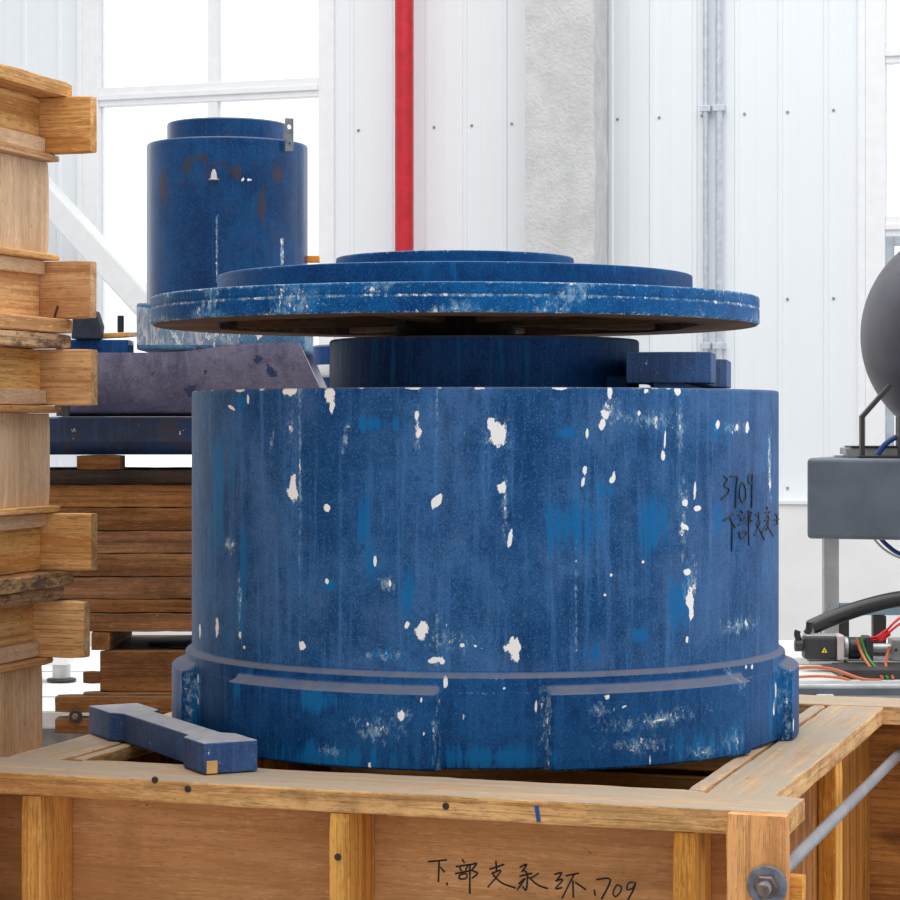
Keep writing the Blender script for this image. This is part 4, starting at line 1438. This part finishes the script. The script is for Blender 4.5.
# ================================================================ MACHINE AT THE RIGHT
mb = T('machine_bed', 'pale machine bed with grey front rail behind the big crate, right', 'machine', (1.4, 6.0, 0), 1)
ZR = 0.905
box('bed_top', (0.76, 5.56, ZR - 0.04), (2.3, 6.75, ZR), M['bedwhite'], mb, 0.004)
box('front_rail', (0.72, 5.47, ZR - 0.03), (2.3, 5.555, ZR + 0.014), M['alu'], mb, 0.005)
box('rail_groove', (0.725, 5.468, ZR - 0.012), (2.295, 5.4705, ZR + 0.0045), M['boxgrey'], mb, 0)
box('clip', (cx(816, 5.46), 5.452, ZR - 0.034), (cx(834, 5.46), 5.467, ZR - 0.008), M['chalk'], mb, 0.004)
box('apron', (0.82, 5.62, 0.1), (2.25, 6.7, ZR - 0.04), M['steelgrey'], mb, 0.004)
for x in (0.86, 2.1):
    for y in (5.65, 6.58):
        box('leg', (x, y, 0), (x + 0.1, y + 0.1, 0.1), M['bracket'], mb)
box('rail_base', (cx(843, 5.7), 5.70, ZR + 0.0002), (2.2, 6.05, ZR + 0.024), M['beddark'], mb, 0.002)  # dark colour paints in the shadow behind the motor
box('guide_rail', (cx(845, 5.9), 5.86, ZR + 0.0242), (2.2, 5.99, ZR + 0.028), M['steelgrey'], mb, 0.003)
box('raised_pad', (cx(770, 6.2), 6.05, ZR + 0.0002), (cx(843, 6.0), 6.2, ZR + 0.02), M['bedwhite'], mb, 0.004)

YM = 5.9
km = YM / F
mx_ = lambda px: (px - 450) * km
mz_ = lambda py: EYE - (py - 425) * km
mo = T('servo_motor', 'small black servo motor with a yellow warning triangle', 'motor', (mx_(820), YM, ZR), 1)
box('body', (mx_(803), YM - 0.03, mz_(658.5)), (mx_(835), YM + 0.03, mz_(636)), M['motor'], mo, 0.006)
box('top_strip', (mx_(804), YM - 0.022, mz_(636.2)), (mx_(834), YM + 0.022, mz_(634)), M['alu'], mo, 0.002)
box('flange', (mx_(835.2), YM - 0.034, mz_(660)), (mx_(842.5), YM + 0.034, mz_(634)), M['flange'], mo, 0.005, label='pale cast flange')
cyl('encoder', (mx_(799), YM, mz_(645.5)), 0.015, 0.022, M['motor'], mo, 'x', 24)
tube('connector', [(mx_(799), YM, mz_(641)), (mx_(797), YM, mz_(634)), (mx_(798), YM, mz_(630.5))], 0.008, M['rubber'], mo, 12)
tube('connector', [(mx_(806), YM, mz_(634)), (mx_(809), YM, mz_(629)), (mx_(809.5), YM, mz_(622))], 0.009, M['rubber'], mo, 12)
box('support', (mx_(808), YM - 0.03, ZR + 0.0205), (mx_(842), YM + 0.03, mz_(660.2)), M['alu'], mo, 0.002)
V_ = [(-0.0075, 0), (0.0075, 0), (0, 0.0135)]
tri = link(prism_me('warning_label', V_, 0.0006, 0), 'warning_label', M['yellow'], mo, (mx_(822.5), YM - 0.0302, mz_(651.5)), Matrix.Rotation(math.pi / 2, 3, 'X'), label='yellow triangular warning label')
link(prism_me('label_mark', [(-0.001, 0.0), (0.001, 0.0), (0.0006, 0.007), (-0.0006, 0.007)], 0.0004, 0), 'label_mark', M['motor'], mo, (mx_(822.5), YM - 0.0307, mz_(651.2)), Matrix.Rotation(math.pi / 2, 3, 'X'))

sd = T('drive_coupling', 'coupling, bracket and shaft driven by the black motor', 'shaft', (mx_(865), YM, ZR), 1)
cyl('ring', (mx_(845.5), YM, mz_(647)), 0.026, 0.011, M['alu'], sd, 'x', 32)
cyl('coupling', (mx_(854), YM, mz_(648)), 0.028, 0.03, M['rubber'], sd, 'x', 32)
box('bracket_plate', (mx_(863), YM - 0.035, ZR + 0.0285), (mx_(871), YM + 0.035, mz_(636)), M['motor'], sd, 0.003)
cyl('shaft', (mx_(879), YM, mz_(648)), 0.0115, 0.07, M['alu'], sd, 'x', 24)
box('bearing_block', (mx_(890), YM - 0.033, ZR + 0.0285), (mx_(925), YM + 0.033, mz_(638.5)), M['steelgrey'], sd, 0.003)
cyl('grub_screw', (mx_(893.5), YM - 0.034, mz_(648.5)), 0.004, 0.004, M['beddark'], sd, 'y', 12)

tag(tube('hose', [(mx_(813), YM + 0.04, mz_(629)), (mx_(835), YM + 0.05, mz_(620)), (mx_(868), YM + 0.06, mz_(609)), (mx_(905), YM + 0.07, mz_(601)), (mx_(950), YM + 0.08, mz_(598)), (mx_(1010), YM + 0.1, mz_(604)), (mx_(1046), YM + 0.1, mz_(640)), (mx_(1050), YM + 0.1, mz_(655))], 0.0205, M['rubber'], None, 16, frame=1),
    'thick black rubber hose arching above the motor', 'hose')
YC = YM - 0.05
tag(tube('cable', [(mx_(853), YC, mz_(636)), (mx_(857), YC - 0.012, mz_(650)), (mx_(862), YC - 0.06, mz_(662)), (mx_(867), YC - 0.162, ZR + 0.006)], 0.0042, M['wireorange'], None, 8, frame=1), 'orange cable hanging beside the green cable at the coupling', 'cable')
tag(tube('cable', [(mx_(856.5), YC, mz_(635)), (mx_(862), YC - 0.01, mz_(652)), (mx_(867), YC - 0.06, mz_(662)), (mx_(872), YC - 0.162, ZR + 0.006)], 0.004, M['wiregreen'], None, 8, frame=1), 'green cable hanging over the black coupling', 'cable')
tag(tube('cable', [(mx_(886), YC, mz_(645)), (mx_(882), YC - 0.01, mz_(655)), (mx_(878), YC - 0.06, mz_(662)), (mx_(877), YC - 0.162, ZR + 0.006)], 0.004, M['wireorange'], None, 8, frame=1), 'orange cable hanging below the bare shaft', 'cable')
tag(tube('cable', [(mx_(770), 5.7, ZR + 0.02), (mx_(795), 5.7, ZR + 0.03), (mx_(820), 5.7, ZR + 0.025), (mx_(845), 5.66, ZR + 0.006), (mx_(862), 5.64, ZR + 0.005)], 0.004, M['wireorange'], None, 8, frame=1), 'longer orange cable arching across the pale machine bed', 'cable')
tag(tube('cable', [(mx_(770), 5.63, ZR + 0.012), (mx_(800), 5.63, ZR + 0.016), (mx_(822), 5.63, ZR + 0.012), (mx_(832), 5.64, ZR + 0.005)], 0.0035, M['wireorange'], None, 8, frame=1), 'short orange cable lying low on the pale machine bed', 'cable')
rc = T('red_cable', 'pair of red wires with a red sleeve above the shaft', 'cable', (mx_(878), YM - 0.06, ZR + 0.06), 1)
for dy in (0, 6):
    tube('wire', [(mx_(866), YM - 0.02, mz_(638 + dy * .3)), (mx_(878), YM - 0.06, mz_(632 + dy * .6)), (mx_(900), YM - 0.06, mz_(613 + dy)), (mx_(960), YM, mz_(590 + dy)), (mx_(1020), YM + 0.05, mz_(640)), (mx_(1022), YM + 0.07, ZR + 0.004)], 0.0032, M['wirered'], rc, 8)
R = Matrix.Rotation(-0.62, 3, 'Y')
link(box_me('sleeve', 0.034, 0.01, 0.02, 0.003), 'sleeve', M['wirered'], rc, (mx_(879), YM - 0.06, mz_(633.5)), R)

# stand, grey box and tank
YB = 6.25
kb = YB / F
bx_ = lambda px: (px - 450) * kb
bz_ = lambda py: EYE - (py - 425) * kb
gb = T('control_box', 'slate grey steel box on legs below the charcoal tank', 'box', (bx_(900), YB, ZR), 1)
_c = Vector((bx_(801), YB - 0.10, 0))
_R = Matrix.Rotation(-TH, 3, 'Z')
_ctr = _c + _R @ Vector((0.27, 0.15, 0))
link(box_me('body', 0.54, 0.30, bz_(457.5) - bz_(537), 0.011, 3), 'body', M['boxgrey'], gb, (_ctr.x, _ctr.y, (bz_(457.5) + bz_(537)) / 2), _R)


def leg(px):
    tube_pts = None
    return box('leg', (bx_(px), YB - 0.02, ZR + 0.0005), (bx_(px + 15), YB + 0.02, bz_(537.3)), M['alu'], gb, 0.003)


o = leg(823)
leg(980)
box('cross_plate', (bx_(838.5), YB - 0.01, bz_(615)), (bx_(979), YB + 0.012, bz_(603)), M['bluetint'], gb, 0.002, label='pale blue cross plate')
for a, b in ((838.8, 848), (872, 885)):
    box('stand_post', (bx_(a), YB - 0.02, ZR + 0.0205 - 0.02), (bx_(b), YB + 0.012, bz_(615.3)), M['bracket'], gb, 0.002, label='dark post')

tk = T('air_tank', 'big charcoal tank with domed end at the right edge', 'tank', (bx_(974), YB + 0.05, bz_(457)), 1)
kt = (YB + 0.05) / F
rT = 112 * kt
xT, zT = (974 - 450) * kt, EYE + 90 * kt
prof = [(0, -rT)]
for j in range(1, 25):
    a = math.pi / 2 * j / 24
    prof.append((rT * math.sin(a), -rT * math.cos(a)))
for j in range(0, 24):
    a = math.pi / 2 * j / 24
    prof.append((rT * math.cos(a), 0.25 + rT * math.sin(a)))
prof.append((0, 0.25 + rT))
lathe('shell', prof, (xT, YB + 0.05, zT), M['tank'], tk, 96, rot=Matrix.Rotation(math.pi / 2, 3, 'Y'))
zb = bz_(457.5)


def bar(name, p, q, w_, d_):
    p, q = Vector(p), Vector(q)
    dv = q - p
    R = Matrix.Rotation(-math.atan2(dv.z, dv.x), 3, 'Y')
    return link(box_me(name, dv.length, d_, w_, 0.002), name, M['bracket'], tk, (p + q) / 2, R)


for px in (862, 900.5):
    for dy in (-0.09,):
        yy = YB + dy
        kk = yy / F
        f = lambda a, b: ((a - 450) * kk, yy, EYE - (b - 425) * kk)
        bar('strut', f(px, 456.2), f(px, 416), 0.011, 0.03)
        bar('strut', f(px - 1, 418), f(px + 28, 385), 0.011, 0.03)
kk = (YB - 0.09) / F
box('foot_bar', ((857 - 450) * kk, YB - 0.11, zb + 0.0005), ((985 - 450) * kk, YB - 0.07, zb + 0.007), M['bracket'], tk, 0.002)
box('foot_bar', ((857 - 450) * kk, YB + 0.12, zb + 0.0005), ((985 - 450) * kk, YB + 0.16, zb + 0.007), M['bracket'], tk, 0.002)
for px in (915, 985):
    bar('strut', ((px - 450) * kk, YB + 0.14, zb), ((px - 450) * kk + 0.0001, YB + 0.14, zT - rT * 0.6), 0.011, 0.03)

cpl = T('grey_base_plate', 'flat grey plate with clip lying on the grey box under the tank', 'plate', (bx_(880), YB, zb), 1)
box('plate', (bx_(846), YB + 0.0, zb + 0.0005), (bx_(960), YB + 0.10, zb + 0.026), M['steelgrey'], cpl, 0.002)
box('lid', (bx_(851), YB - 0.005, zb + 0.0262), (bx_(955), YB + 0.105, zb + 0.031), M['bracket'], cpl, 0.001)
box('clip', (bx_(836), YB + 0.02, zb + 0.0005), (bx_(845.8), YB + 0.05, zb + 0.008), M['galv'], cpl, 0.002)
tag(tube('air_hose', [(bx_(874), YB - 0.05, zb + 0.008), (bx_(882), YB - 0.05, bz_(444)), (bx_(893), YB - 0.05, bz_(437)), (bx_(915), YB - 0.05, bz_(430)), (bx_(930), YB - 0.05, bz_(436)), (bx_(934), YB - 0.05, zb + 0.008)], 0.0075, M['wireblue'], None, 10, frame=1), 'blue air hose on the grey box under the tank', 'hose')
tag(tube('air_hose', [(bx_(878), YB - 0.02, bz_(536.6)), (bx_(886), YB - 0.02, bz_(545)), (bx_(900), YB - 0.02, bz_(554)), (bx_(930), YB - 0.02, bz_(560)), (bx_(955), YB - 0.02, bz_(550)), (bx_(960), YB - 0.02, bz_(536.6))], 0.006, M['wireblue'], None, 10, frame=1), 'dark blue hose looping below the grey box', 'hose')
tag(tube('cable', [(bx_(870), YB - 0.04, bz_(536.8)), (bx_(882), YB - 0.04, bz_(549)), (bx_(900), YB - 0.04, bz_(558)), (bx_(935), YB - 0.04, bz_(566)), (bx_(966), YB - 0.04, bz_(552)), (bx_(970), YB - 0.04, bz_(536.8))], 0.003, M['wirewhite'], None, 8, frame=1), 'thin cream cable looping below the grey box', 'cable')
tag(tube('cable', [(bx_(829), YB - 0.03, bz_(600)), (bx_(823), YB - 0.03, bz_(610)), (bx_(819.5), YB - 0.03, bz_(622)), (bx_(819), YB - 0.03, ZR + 0.004)], 0.0022, M['steelgrey'], None, 8, frame=1), 'thin grey wire beside the left leg of the grey box', 'cable')
